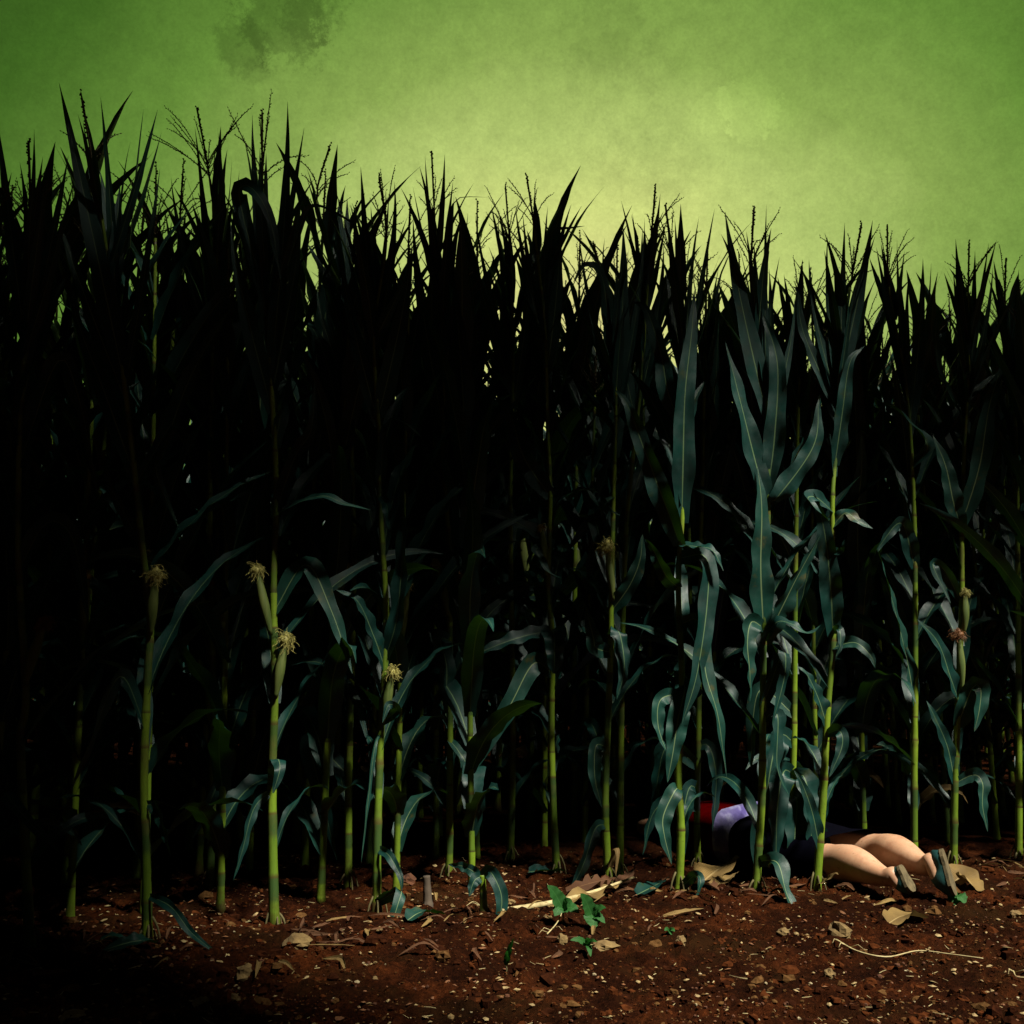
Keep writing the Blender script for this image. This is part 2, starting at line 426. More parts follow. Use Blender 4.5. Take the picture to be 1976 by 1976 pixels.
def husk_mesh(mb, a, b, r, seed=0):
    P = catmull([a, a.lerp(b, .5) + Vector((0, -.006, 0)), b], 12)
    rad = [r * (.35 + .65 * math.sin(min(1, s * 1.9) * math.pi / 2)) * (1 - .62 * max(0, (s - .5) / .5) ** 1.5) for s in [i / 11 for i in range(12)]]
    mb.tube(P, rad, 10)
def roots_mesh(mb, base, r, seed):
    rng = random.Random(seed)
    for k in range(5):
        a = 2 * math.pi * k / 5 + rng.uniform(-.3, .3); d = Vector((math.cos(a), math.sin(a), 0)); h = rng.uniform(.035, .075)
        Q = [base + d * r * .7 + Vector((0, 0, h)), base + d * (r + .012) + Vector((0, 0, h * .55)), base + d * (r + .024) + Vector((0, 0, -.015))]
        mb.tube(catmull(Q, 6), [.0036, .0038, .0034, .003, .0026, .002], 5)

FRONT = 'corn plants along the edge of the field'
def hero(label, stalk_px, tass=.27, nb=8, leaves=(), auto=(), ears=(), r0=.0145, seed=0, depth=None, dry=(), blen=.17):
    """one plant of the field's edge. stalk_px from the ground to the tip of the tassel"""
    bx, by = stalk_px[0]
    g0 = ground_at(bx, by) if depth is None else at(bx, by, depth)
    Y = g0.y; base = Vector((g0.x, Y, ground_h(g0.x, Y) - .01))
    root = empty('corn_plant', base); tag(root, label, 'corn plant', FRONT)
    rng = random.Random(seed * 13 + 5); org = base
    P = [base] + [at(x, y, Y + (rng.uniform(-.015, .015))) for x, y in stalk_px[1:]]
    D = catmull(P, 150)
    # cut the tassel from the stalk
    acc = 0; k = len(D) - 1
    while k > 0 and acc < tass: acc += (D[k] - D[k - 1]).length; k -= 1
    mb = MB(); stalk_mesh(mb, D[:k + 1], r0, .0048, seg=rng.uniform(.155, .18), seed=seed); mb.build('stalk', M['stalk'], root, org=org)
    mb = MB(); tassel_mesh(mb, D[k:][::3] + [D[-1]], nb, seed, blen); mb.build('tassel', M['tassel'], root, org=org)
    mb = MB(); roots_mesh(mb, base + Vector((0, 0, .01)), r0, seed); mb.build('brace_roots', M['root'], root, org=org)
    used = []
    def stalk_point(py):
        return min(D[:k + 1], key=lambda q: abs(q.z - at(bx, py, Y).z))
    for i, lf in enumerate(leaves):
        pts, wpx, o = lf[0], lf[1], (lf[2] if len(lf) > 2 else {})
        wpx = wpx if wpx < 50 else 50 + (wpx - 50) * .3
        W = wpx * Y / F * (.80 if o.get('upright') else .86)
        mid = []
        for q in pts: mid.append(at(q[0], q[1], Y + (q[2] if len(q) > 2 else 0)))
        if o.get('join', True):
            sp = stalk_point(pts[0][1]); mid[0] = sp
        used.append(mid[0].z)
        if o.get('upright') and len(mid) > 2:
            a, c = mid[0], mid[-1]; b = mid[len(mid) // 2]; m_ = a.lerp(c, .5) * .62 + b * .38
            c2 = m_ * 2 - (a + c) * .5
            mid = [a * (1 - u) ** 2 + c2 * 2 * u * (1 - u) + c * u * u for u in [i_ / 7 for i_ in range(8)]]
        up = CAMDIR.copy(); up.rotate(Matrix.Rotation(R(o.get('yaw', rng.uniform(-30, 30))), 3, 'Z'))
        if 'up' in o: up = Vector(o['up']).normalized()
        mb = MB(); leaf_blade(mb, mid, W, up, o.get('twist', (0, rng.uniform(-12, 12) if o.get('upright') else rng.uniform(-55, 55))), o.get('fold', 20), o.get('ruffle', .12), seed * 31 + i, o.get('upright', False), o.get('n', 26), o.get('blunt', False))
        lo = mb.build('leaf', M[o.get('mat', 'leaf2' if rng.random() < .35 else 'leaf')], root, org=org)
        if o.get('mat') in ('dry', 'brown'): lo['label'] = 'dry brown hanging leaf'
    # leaves of the joints that are not drawn one by one: they leave sideways and away from the viewer
    z = .22; side = rng.choice((0, 1)); i = 0
    top = D[k].z - .30
    while z < top:
        if all(abs(z - u) > .035 for u in used):
            sp = min(D[:k + 1], key=lambda q: abs(q.z - z)); s = z / top
            az = R(rng.uniform(25, 80)) if side else R(rng.uniform(100, 155))
            L = rng.uniform(.5, .82) * (1 if s > .25 else .55) * (.75 if s > .75 else 1); th0 = rng.uniform(24, 42) - 14 * s; bend = rng.uniform(60, 135) * (1 - .9 * s); th0 = th0 - 16 * max(0, s - .5) * 2
            mb = MB(); leaf_blade(mb, auto_leaf(sp, az, L, .08, th0, bend, seed * 77 + i), rng.uniform(.05, .075) * (1 if s > .2 else .7), Vector((0, 0, 1)), (0, rng.uniform(-110, 110)), 24, .16, seed * 7 + i, upright=s > .72)
            dd = s < .12 and rng.random() < .06
            lo = mb.build('leaf', M['dry' if dd else 'leaf'], root, org=org)
            if dd: lo['label'] = 'dry brown hanging leaf'
        side = 1 - side; z += rng.uniform(.14, .19); i += 1
    for q in range(8):
        sp = min(D[:k + 1], key=lambda v: abs(v.z - (D[k].z - rng.uniform(.10, .50)))); az = rng.uniform(0, 6.28); L = min(rng.uniform(.38, .62), (D[-1].z - sp.z) * rng.uniform(.72, .95))
        mb = MB(); leaf_blade(mb, auto_leaf(sp, az, L, .06, rng.uniform(5, 26), rng.uniform(-10, 22), seed * 55 + q), rng.uniform(.028, .050), Vector((math.cos(az), math.sin(az), .3)), (0, rng.uniform(-30, 30)), 16, .05, seed * 3 + q, upright=True)
        mb.build('leaf', M['leaf'], root, org=org)
    for e in ears:
        (sx, sy), (hx, hy), size, br = e[0], e[1], e[2], e[3]
        a = stalk_point(hy) + Vector(((1 if sx > stalk_px[1][0] else -1) * .006, -.018, 0)); tip = at(sx, sy, Y - .03)
        mb = MB(); husk_mesh(mb, a, tip, .0165, seed); eo = mb.build('ear', M['husk'], root, org=org)
        mb = MB(); silk_mesh(mb, tip, (tip - a), size, seed + 3); mb.build('silk', M['silk_brown' if br else 'silk'], eo, org=org)
    return root
UPR = dict(upright=True, fold=14, ruffle=.05)
def U(pts, w, **k): d = dict(UPR); d.update(k); return (pts, w, d)
def Lf(pts, w, **k): return (pts, w, k)

hero('corn plant at the extreme left edge, almost lost in black shade', [(58, 1845), (52, 1700), (40, 1440), (50, 1340), (36, 1080), (38, 850), (52, 600), (58, 400), (55, 272)], seed=1, nb=6,
     leaves=[U([(45, 620), (70, 420), (66, 249)], 30), U([(45, 660), (20, 450), (-6, 225)], 36), U([(50, 560), (60, 400), (38, 312)], 20),
             U([(48, 720), (90, 560), (120, 380), (132, 300)], 34), Lf([(40, 1100), (90, 1010), (140, 1040), (170, 1200)], 45), Lf([(38, 900), (110, 700), (150, 760), (190, 960)], 50),
             Lf([(52, 1560), (10, 1530, -.05), (60, 1590, -.1), (120, 1650, -.12)], 30)],
     ears=[((85, 1205), (55, 1320), .035, True)])
hero('tall corn plant whose wide left-leaning blade reaches highest of all', [(284, 1835), (282, 1640), (277, 1500), (285, 1300), (290, 1190), (274, 1050), (262, 930), (245, 780), (222, 600), (190, 380), (156, 177)], seed=2, tass=.30, nb=5, blen=.15,
     leaves=[U([(240, 740), (222, 600, -.03), (165, 380, -.04), (114, 160, -.02)], 62, yaw=12, twist=(0, 0)), U([(228, 640), (228, 440), (214, 320), (194, 187)], 30), U([(222, 600), (235, 400), (225, 345), (252, 272)], 20),
             U([(235, 700), (270, 520), (257, 350), (277, 210)], 26, twist=(0, 100)), U([(245, 780), (160, 620), (120, 470), (112, 420)], 50),
             U([(240, 750), (285, 560), (300, 420), (309, 323)], 26), Lf([(262, 930), (210, 780), (150, 620), (140, 560)], 46),
             Lf([(281, 1230), (228, 1242, -.05), (160, 1300, -.12), (112, 1365, -.15)], 30, up=(0, 0, 1)), Lf([(281, 1400), (232, 1305, -.06), (175, 1430, -.12), (112, 1590, -.15)], 40, yaw=65),
             Lf([(276, 1060), (245, 1000), (215, 940), (200, 880)], 30), Lf([(262, 940), (330, 820), (300, 900), (345, 1020)], 34),
             Lf([(280, 1550), (300, 1560, -.03), (318, 1610, -.05), (330, 1655, -.06)], 28), Lf([(283, 1720), (330, 1750, -.06), (370, 1800, -.1), (425, 1845, -.14)], 22)],
     ears=[((300, 1115), (288, 1230), .040, False)])
hero('dark corn plant standing a row back between the two tallest plants on the left', [(405, 1720), (412, 1400), (405, 1000), (410, 700), (418, 480), (404, 340), (380, 208)], seed=3, nb=12, tass=.30, blen=.24,
     leaves=[U([(412, 640), (415, 450), (392, 340), (376, 246)], 26), U([(412, 700), (350, 520), (328, 420), (330, 342)], 24), U([(410, 760), (470, 560), (455, 420), (462, 330)], 24),
             U([(410, 800), (340, 640), (320, 470), (318, 400)], 40), Lf([(405, 1000), (340, 930), (318, 945, -.1), (400, 990, -.2)], 30, up=(0, -.5, 1)), Lf([(410, 1500), (432, 1480, -.1), (400, 1560, -.15), (368, 1625, -.18)], 28, yaw=50)])
hero('bright green corn plant with two silk tufts, a lit flat blade jutting right', [(530, 1790), (528, 1740), (525, 1500), (530, 1330), (528, 1130), (533, 950), (527, 800), (516, 600), (507, 380), (506, 212)], seed=4, r0=.0155, tass=.28, nb=7, blen=.2,
     leaves=[U([(520, 680), (500, 480), (480, 340), (487, 221)], 28), U([(522, 720), (562, 540, -.03), (566, 360, -.03), (555, 196, -.02)], 44, yaw=-8), U([(520, 650), (565, 440), (574, 330), (587, 246)], 26),
             Lf([(515, 590), (470, 420), (462, 365, -.02), (485, 362, -.06), (520, 420, -.1), (545, 560, -.12)], 40, yaw=15), Lf([(518, 640), (575, 450), (602, 398), (650, 412), (702, 446)], 20, up=(0, .3, 1)),
             U([(525, 760), (580, 560), (590, 450), (580, 420)], 40), U([(527, 800), (470, 640), (440, 500), (445, 430)], 50),
             Lf([(535, 992), (575, 970, -.06), (625, 957, -.10), (665, 972, -.11), (716, 984, -.10)], 40, up=(0, -.62, .8), fold=8, twist=(0, 10), ruffle=.04, mat='leaf'),
             Lf([(530, 980), (570, 880, -.02), (600, 830, -.04), (608, 735, -.05)], 34), Lf([(530, 990), (500, 920), (455, 960, -.05), (445, 968, -.1)], 24, up=(0, 0, 1)),
             Lf([(524, 1500), (535, 1465, -.05), (540, 1485, -.09), (527, 1530, -.1)], 30, blunt=True, yaw=20, mat='leaf'), Lf([(526, 1520), (490, 1560, -.06), (468, 1640, -.09), (450, 1700, -.1)], 26, yaw=60),
             Lf([(528, 1180), (590, 1090), (640, 1180), (680, 1300)], 50)],
     ears=[((497, 1105), (520, 1230), .036, False), ((550, 1240), (527, 1345), .042, False)])
hero('thin dark corn plant half hidden left of the stalk with one low silk tuft', [(672, 1715), (673, 1500), (680, 1250), (683, 1050), (676, 800), (668, 600), (612, 400), (637, 278)], seed=5, nb=6, tass=.24,
     leaves=[U([(672, 680), (690, 560), (668, 470), (652, 379)], 30), U([(676, 760), (640, 660), (600, 600), (612, 548)], 24), U([(676, 780), (655, 650), (622, 585), (624, 545)], 22), Lf([(683, 1080), (688, 1040, -.1), (692, 1030, -.12), (690, 1020, -.14)], 14),
             Lf([(680, 1300), (660, 1300, -.1), (690, 1360, -.15), (712, 1440, -.18)], 24, yaw=60), Lf([(676, 1500), (600, 1430), (620, 1530), (650, 1660)], 50)])
hero('corn plant with one low silk tuft on the right side of its stalk', [(727, 1768), (728, 1620), (734, 1430), (742, 1300), (745, 1180), (733, 960), (734, 860), (722, 650), (745, 460), (731, 337)], seed=6, tass=.26, nb=8,
     leaves=[U([(725, 720), (720, 560, -.02), (703, 420, -.02), (696, 322)], 36), U([(727, 700), (790, 540), (780, 440), (761, 351)], 28), U([(724, 660), (760, 520), (752, 440), (750, 379)], 18),
             U([(730, 800), (780, 640), (800, 540), (795, 470)], 52), U([(730, 820), (690, 700), (660, 580), (655, 480)], 40),
             Lf([(742, 1290), (722, 1230, -.05), (690, 1160, -.1), (648, 1138, -.12)], 46, yaw=50), Lf([(735, 1420), (724, 1437, -.05), (712, 1530, -.07), (697, 1665, -.08)], 11, yaw=40, mat='leaf2'),
             Lf([(740, 1270), (768, 1180, -.05), (778, 1000, -.04), (770, 900)], 44), Lf([(735, 950), (745, 820, -.02), (782, 818, -.06), (818, 848, -.1)], 24, up=(0, -.3, 1)),
             Lf([(733, 960), (745, 970, -.05), (752, 1010, -.08), (756, 1035, -.08)], 26), Lf([(732, 1390), (765, 1370, -.04), (750, 1360, -.07), (738, 1395, -.08)], 26),
             Lf([(728, 1640), (750, 1650, -.04), (772, 1690, -.07), (776, 1720, -.08)], 22), Lf([(728, 1745), (772, 1718, -.06), (768, 1745, -.1), (745, 1815, -.12)], 30, yaw=30, blunt=True)],
     ears=[((757, 1300), (738, 1400), .034, False)])
hero('second row corn plant whose topmost blade bends flat to the right against the sky', [(866, 1690), (868, 1550), (868, 1240), (868, 1080), (860, 960), (855, 880), (855, 650), (842, 480), (833, 293)], seed=7, tass=.30, nb=7,
     leaves=[U([(855, 700), (838, 560), (826, 430), (820, 300)], 20), Lf([(856, 760), (872, 600), (866, 460), (876, 392), (900, 381), (943, 381)], 34, yaw=5, twist=(0, 60)), U([(857, 800), (900, 640), (897, 500), (903, 411)], 26),
             U([(857, 820), (800, 640), (790, 500), (797, 420)], 40), Lf([(866, 1090), (890, 1068, -.06), (930, 1060, -.1), (980, 1066, -.11)], 22, up=(0, -.5, .9)), Lf([(866, 1080), (895, 1050, -.05), (915, 1075, -.08), (920, 1090, -.09)], 16),
             Lf([(868, 1240), (850, 1235, -.04), (862, 1290, -.06), (858, 1380, -.07)], 46, yaw=10), Lf([(868, 1430), (885, 1450, -.04), (898, 1480, -.06), (880, 1560, -.06)], 26),
             Lf([(858, 940), (835, 900), (828, 880), (822, 850)], 24), Lf([(866, 1040), (800, 1030), (760, 1050), (740, 1075)], 40, up=(0, 0, 1))],
     ears=[((845, 1090), (866, 1190), .030, False)])
hero('second row corn plant with a broad leaf hanging by a bright white rib', [(1075, 1687), (1068, 1560), (1064, 1400), (1066, 1240), (1058, 1130), (1062, 960), (1056, 800), (1052, 640), (1032, 450), (1016, 336)], seed=8, tass=.24, nb=6,
     leaves=[U([(1053, 660), (1060, 540), (1045, 470), (1057, 399)], 20), Lf([(1053, 640), (1062, 500), (1070, 447), (1100, 440), (1129, 436)], 18, up=(0, .2, 1)), U([(1055, 720), (1110, 600), (1090, 500), (1079, 434)], 40),
             U([(1054, 690), (1000, 560), (995, 470), (995, 399)], 22), U([(1054, 700), (1020, 600), (1012, 500), (1009, 414)], 26), Lf([(1065, 1215), (1069, 1225, -.05), (1070, 1260, -.07), (1069, 1300, -.07)], 50, yaw=0, blunt=True),
             Lf([(1064, 1300), (1030, 1280, -.05), (985, 1360, -.1), (915, 1490, -.13)], 50, yaw=25), Lf([(1062, 1215), (1010, 1228, -.05), (960, 1245, -.08), (903, 1270, -.1)], 40, up=(0, -.9, .6)),
             Lf([(1060, 960), (1010, 880, -.03), (985, 800, -.05), (950, 760, -.05)], 50), Lf([(1060, 1050), (1000, 1010, -.04), (950, 990, -.07), (905, 985, -.08)], 36, up=(0, -.7, .7)), Lf([(1060, 1060), (1035, 1060, -.05), (1060, 1105, -.08), (1090, 1118, -.09)], 26, up=(0, -.6, .8))],
     ears=[((1045, 1020), (1060, 1110), .022, False)])
hero('slender dark corn plant a row behind, left of the plant with the large yellow silk', [(985, 1660), (990, 1400), (985, 1000), (990, 700), (985, 500), (975, 355)], seed=9, nb=13, tass=.30, blen=.22,
     leaves=[U([(988, 760), (940, 640), (915, 540), (906, 454)], 30), U([(988, 740), (925, 600), (920, 500), (917, 416)], 18), U([(988, 720), (960, 560), (957, 480), (961, 409)], 14), U([(988, 800), (1030, 660), (1030, 560), (1026, 480)], 26)])
hero('corn plant with a large yellow silk hanging down its stalk near the centre', [(1174, 1700), (1168, 1560), (1172, 1420), (1178, 1270), (1180, 1150), (1184, 950), (1188, 760), (1175, 600), (1145, 468)], seed=10, r0=.0155, tass=.2, nb=4,
     leaves=[U([(1187, 780), (1225, 640, -.02), (1212, 540, -.02), (1202, 433)], 44), U([(1184, 720), (1150, 600), (1148, 520), (1167, 459)], 16), Lf([(1186, 760), (1172, 600, -.02), (1158, 525, -.04), (1128, 512, -.06), (1106, 545, -.08)], 40, yaw=10),
             U([(1188, 820), (1240, 680), (1250, 560), (1244, 421)], 20), U([(1188, 800), (1140, 680), (1120, 560), (1118, 456)], 24), Lf([(1180, 1180), (1215, 1130, -.04), (1235, 1080, -.05), (1240, 1030, -.05)], 40),
             Lf([(1178, 1260), (1150, 1250, -.05), (1145, 1230, -.06), (1130, 1170, -.06)], 40), Lf([(1176, 1230), (1195, 1220, -.05), (1205, 1290, -.07), (1190, 1350, -.08)], 40),
             Lf([(1185, 990), (1150, 950, -.05), (1100, 953, -.08), (1060, 990, -.1)], 24, up=(0, -.6, .8), mat='leaf'), Lf([(1186, 960), (1165, 975, -.06), (1185, 990, -.1), (1200, 995, -.1)], 22, up=(0, -.3, 1)),
             Lf([(1174, 1440), (1150, 1440, -.04), (1148, 1500, -.06), (1162, 1560, -.07)], 34, yaw=15), Lf([(1168, 1592), (1148, 1600, -.06), (1125, 1670, -.12), (1092, 1735, -.16)], 32, yaw=30), Lf([(1172, 1690), (1185, 1640, -.04), (1192, 1645, -.07), (1188, 1690, -.08)], 14, mat='dry')],
     ears=[((1172, 1062), (1180, 1165), .05, False)])
hero('dim corn stalk close behind and right of the plant with the large yellow silk', [(1196, 1690), (1198, 1500), (1200, 1300), (1210, 1000), (1235, 760), (1252, 520), (1265, 356)], seed=11, nb=8, tass=.28,
     leaves=[U([(1230, 760), (1215, 620), (1235, 520), (1240, 440)], 26), U([(1232, 780), (1290, 640), (1292, 560), (1280, 470)], 26), U([(1228, 820), (1190, 700), (1180, 620), (1185, 560)], 34)])
hero('corn plant with glossy blue-green leaves and the brightest low hanging blade', [(1310, 1738), (1314, 1600), (1309, 1490), (1316, 1320), (1309, 1130), (1316, 1000), (1318, 860), (1318, 660), (1300, 520), (1284, 395)], seed=12, r0=.015, tass=.24, nb=7,
     leaves=[U([(1317, 700), (1318, 580), (1308, 500), (1302, 421)], 24), U([(1318, 740), (1345, 600), (1328, 500), (1349, 418)], 18), U([(1318, 760), (1350, 600), (1360, 490), (1379, 403)], 20),
             Lf([(1316, 1010), (1318, 900, -.03), (1322, 760, -.06), (1335, 640, -.05), (1340, 560, -.02)], 62, yaw=5, fold=16), Lf([(1309, 1050), (1290, 990, -.03), (1248, 880, -.06), (1210, 780, -.08), (1186, 752, -.06)], 62, yaw=-28, twist=(0, -10), fold=20, mat='leaf'),
             Lf([(1314, 830), (1290, 760, -.03), (1275, 680, -.03), (1248, 600, -.03), (1220, 580, .03)], 44, yaw=-35, mat='leaf'), Lf([(1312, 1055), (1345, 1055, -.05), (1375, 1062, -.09), (1396, 1102, -.1)], 34, up=(0, -.7, .7), twist=(0, 30), mat='leaf'),
             Lf([(1311, 1080), (1362, 1075, -.05), (1365, 1160, -.08), (1345, 1300, -.10), (1315, 1400, -.10)], 52, yaw=42, fold=10), Lf([(1309, 1130), (1285, 1110, -.05), (1260, 1060, -.06), (1245, 1040, -.05)], 40, yaw=-30, mat='leaf2'),
             Lf([(1316, 1316), (1322, 1328, -.03), (1308, 1390, -.06), (1299, 1450, -.07), (1288, 1510, -.07)], 54, yaw=-15, fold=12, mat='leaf2', twist=(0, 20)), Lf([(1318, 1330), (1340, 1340, -.05), (1350, 1335, -.06), (1352, 1325, -.07)], 26),
             Lf([(1311, 1522), (1300, 1530, -.03), (1280, 1575, -.05), (1282, 1612, -.06), (1296, 1668, -.06)], 42, yaw=-10, mat='leaf2'), Lf([(1312, 1200), (1350, 1200, -.04), (1362, 1300, -.08), (1385, 1380, -.1), (1402, 1500, -.1)], 40, yaw=12, twist=(0, 40)),
             Lf([(1312, 1340), (1275, 1350, -.05), (1270, 1400, -.06), (1290, 1460, -.07)], 36), Lf([(1312, 1715), (1340, 1690, -.05), (1352, 1700, -.1), (1338, 1745, -.12)], 24)])
hero('corn plant with a pale curled leaf jutting right and one broad blade above the skyline', [(1460, 1738), (1463, 1650), (1470, 1540), (1472, 1390), (1474, 1210), (1482, 1000), (1480, 800), (1462, 650), (1449, 540), (1455, 401)], seed=13, r0=.0145, tass=.24, nb=9, blen=.2,
     leaves=[U([(1470, 800), (1440, 660, -.03), (1412, 530, -.03), (1399, 409, -.02)], 58, yaw=6), U([(1472, 780), (1470, 640), (1472, 520), (1479, 395)], 18), U([(1474, 820), (1500, 690), (1496, 600), (1484, 518)], 30), U([(1476, 840), (1540, 700), (1545, 640), (1533, 576)], 26),
             Lf([(1482, 980), (1460, 900, -.03), (1430, 780, -.05), (1400, 660, -.04)], 56, yaw=8), Lf([(1480, 940), (1495, 840, -.03), (1500, 700, -.04), (1470, 600)], 50, yaw=-10),
             Lf([(1478, 1225), (1468, 1100, -.04), (1470, 980, -.06), (1462, 900, -.05)], 66, yaw=0, fold=12), Lf([(1476, 1240), (1500, 1190, -.05), (1540, 1110, -.07), (1585, 1030, -.07)], 56, yaw=22, mat='leaf2'),
             Lf([(1476, 1230), (1500, 1200, -.07), (1530, 1205, -.12), (1560, 1222, -.13), (1584, 1206, -.12)], 34, up=(0, -.85, .55), fold=6, mat='leaf'), Lf([(1472, 1208), (1450, 1200, -.03), (1442, 1240, -.06), (1447, 1300, -.07), (1447, 1355, -.07)], 50, yaw=15, fold=26, mat='leaf2'),
             Lf([(1482, 970), (1500, 960, -.04), (1570, 860, -.05), (1580, 770, -.04)], 50, yaw=25, mat='leaf'), Lf([(1470, 1385), (1500, 1380, -.05), (1500, 1480, -.08), (1525, 1540, -.08)], 34), Lf([(1474, 1360), (1510, 1260, -.04), (1515, 1300, -.06), (1490, 1400, -.07)], 40),
             Lf([(1463, 1665), (1500, 1665, -.06), (1520, 1730, -.14), (1560, 1800, -.2)], 40, yaw=15, mat='leaf2')])
hero('corn plant with a short stalk stub and folded leaves, nearest left of the bare legs', [(1575, 1732), (1578, 1680), (1588, 1540), (1596, 1380), (1608, 1220), (1606, 980), (1612, 880), (1622, 700), (1640, 560), (1663, 429)], seed=14, tass=.26, nb=8,
     leaves=[U([(1620, 720), (1632, 620), (1627, 520), (1630, 430)], 22), U([(1620, 740), (1668, 620, -.02), (1672, 520, -.02), (1684, 425)], 38), U([(1618, 760), (1590, 660), (1584, 560), (1597, 456)], 20), U([(1616, 780), (1555, 660), (1552, 580), (1561, 499)], 28), Lf([(1616, 800), (1550, 640), (1540, 565), (1526, 552)], 30),
             Lf([(1612, 900), (1625, 800, -.04), (1640, 700, -.06), (1668, 668, -.05)], 40, yaw=20), Lf([(1604, 990), (1575, 960, -.05), (1560, 965, -.1), (1605, 1010, -.13)], 36, up=(0, -.7, .6), mat='leaf'), Lf([(1606, 1230), (1602, 1120, -.05), (1590, 1020, -.07), (1570, 950, -.06)], 54, yaw=8, fold=12),
             Lf([(1610, 1020), (1632, 990, -.04), (1655, 1005, -.07), (1684, 1020, -.08)], 28, up=(0, -.7, .7)), Lf([(1606, 1060), (1612, 1065, -.06), (1625, 1062, -.09), (1630, 1040, -.1)], 22), Lf([(1608, 1250), (1650, 1240, -.05), (1680, 1265, -.08), (1690, 1290, -.09)], 30, up=(0, -.8, .6)),
             Lf([(1612, 1220), (1620, 1215, -.05), (1622, 1245, -.07), (1612, 1270, -.07)], 20, mat='leaf'), Lf([(1594, 1400), (1578, 1345, -.03), (1556, 1300, -.05), (1538, 1286, -.05)], 42), Lf([(1592, 1420), (1620, 1410, -.05), (1625, 1440, -.07), (1600, 1500, -.08)], 30),
             Lf([(1578, 1712), (1595, 1698, -.05), (1612, 1685, -.08), (1618, 1688, -.09)], 18, up=(0, -.6, .8), mat='dry'), Lf([(1584, 1640), (1568, 1570, -.03), (1548, 1512, -.05), (1532, 1486, -.05)], 32)])
hero('thin shaded corn plant behind the bare legs and feet', [(1764, 1680), (1764, 1500), (1766, 1300), (1764, 1000), (1750, 760), (1716, 560), (1712, 436)], seed=15, nb=11, tass=.25, blen=.2,
     leaves=[U([(1748, 760), (1738, 640), (1728, 560), (1731, 464)], 16), U([(1750, 800), (1765, 680), (1742, 610), (1754, 528)], 20), U([(1750, 780), (1700, 660), (1705, 560), (1691, 477)], 36), U([(1752, 820), (1795, 700), (1786, 600), (1781, 498)], 34), U([(1752, 840), (1800, 700), (1798, 600), (1797, 508)], 18),
             Lf([(1756, 900), (1790, 860, -.05), (1740, 800, -.1), (1700, 775, -.12), (1650, 752, -.12)], 34, up=(0, -.7, .7), mat='leaf'), Lf([(1762, 1100), (1740, 1010, -.04), (1700, 1050, -.07), (1690, 1070, -.08)], 40), Lf([(1766, 1360), (1745, 1250, -.05), (1700, 1080, -.08), (1690, 1060, -.08)], 40, yaw=30)])
hero('corn plant with a round brown silk ball, rising behind the upturned shoe', [(1840, 1680), (1843, 1500), (1850, 1330), (1856, 1140), (1856, 1000), (1862, 840), (1870, 700), (1868, 590), (1870, 465)], seed=16, tass=.22, nb=8,
     leaves=[U([(1870, 720), (1866, 640, -.02), (1848, 550, -.02), (1844, 461)], 28), U([(1870, 730), (1900, 640), (1894, 560), (1908, 469)], 18), U([(1868, 760), (1890, 660), (1884, 600), (1883, 526)], 22), U([(1866, 780), (1920, 680), (1918, 600), (1916, 514)], 22),
             Lf([(1864, 820), (1815, 720), (1806, 630), (1822, 598), (1852, 618)], 22, up=(0, -.4, 1)), Lf([(1856, 1020), (1840, 970, -.04), (1825, 900, -.05), (1800, 840, -.05)], 44), Lf([(1856, 1010), (1890, 900, -.04), (1910, 780, -.05), (1940, 690, -.04)], 46, yaw=10),
             Lf([(1850, 1350), (1835, 1310, -.05), (1810, 1240, -.08), (1770, 1195, -.1)], 40, yaw=40), Lf([(1848, 1400), (1876, 1328, -.04), (1892, 1328, -.06), (1890, 1368, -.07), (1880, 1412, -.07)], 60, yaw=5, fold=28, mat='leaf2'), Lf([(1846, 1512), (1880, 1495, -.03), (1896, 1512, -.05), (1896, 1555, -.06), (1906, 1605, -.06)], 34, mat='leaf2', yaw=10),
             Lf([(1854, 1160), (1822, 1100, -.05), (1800, 1090, -.07), (1835, 1165, -.09)], 28), Lf([(1845, 1510), (1828, 1440, -.03), (1802, 1380, -.05), (1788, 1352, -.05)], 32)],
     ears=[((1850, 1228), (1851, 1330), .042, True), ((1862, 1145), (1853, 1220), .03, False)])
hero('corn plant cut by the right edge of the field view', [(1966, 1668), (1966, 1400), (1964, 1100), (1962, 900), (1955, 720), (1940, 600), (1941, 499)], seed=17, nb=6, tass=.2,
     leaves=[U([(1956, 760), (1975, 680), (1958, 600), (1966, 520)], 28), U([(1955, 740), (1918, 680), (1922, 620), (1920, 570)], 20), U([(1957, 780), (1996, 700), (1985, 640), (1980, 600)], 30), Lf([(1964, 1020), (1940, 980, -.05), (1930, 1000, -.08), (1965, 1035, -.1)], 28, mat='leaf')])
hero('dim corn stalk standing against the red top of the lying person', [(1346, 1672), (1345, 1560), (1348, 1400), (1352, 1100), (1358, 800), (1362, 600), (1366, 470)], seed=19, nb=6, tass=.22,
     leaves=[Lf([(1347, 1440), (1368, 1440, -.03), (1382, 1500, -.05), (1374, 1606, -.06)], 34, yaw=10), Lf([(1346, 1520), (1330, 1520, -.03), (1318, 1580, -.05), (1322, 1650, -.06)], 38, yaw=15), Lf([(1346, 1560), (1300, 1540, -.04), (1260, 1570, -.08), (1240, 1650, -.1)], 40, yaw=20), Lf([(1347, 1480), (1290, 1440, -.03), (1270, 1500, -.05), (1262, 1590, -.06)], 40)])
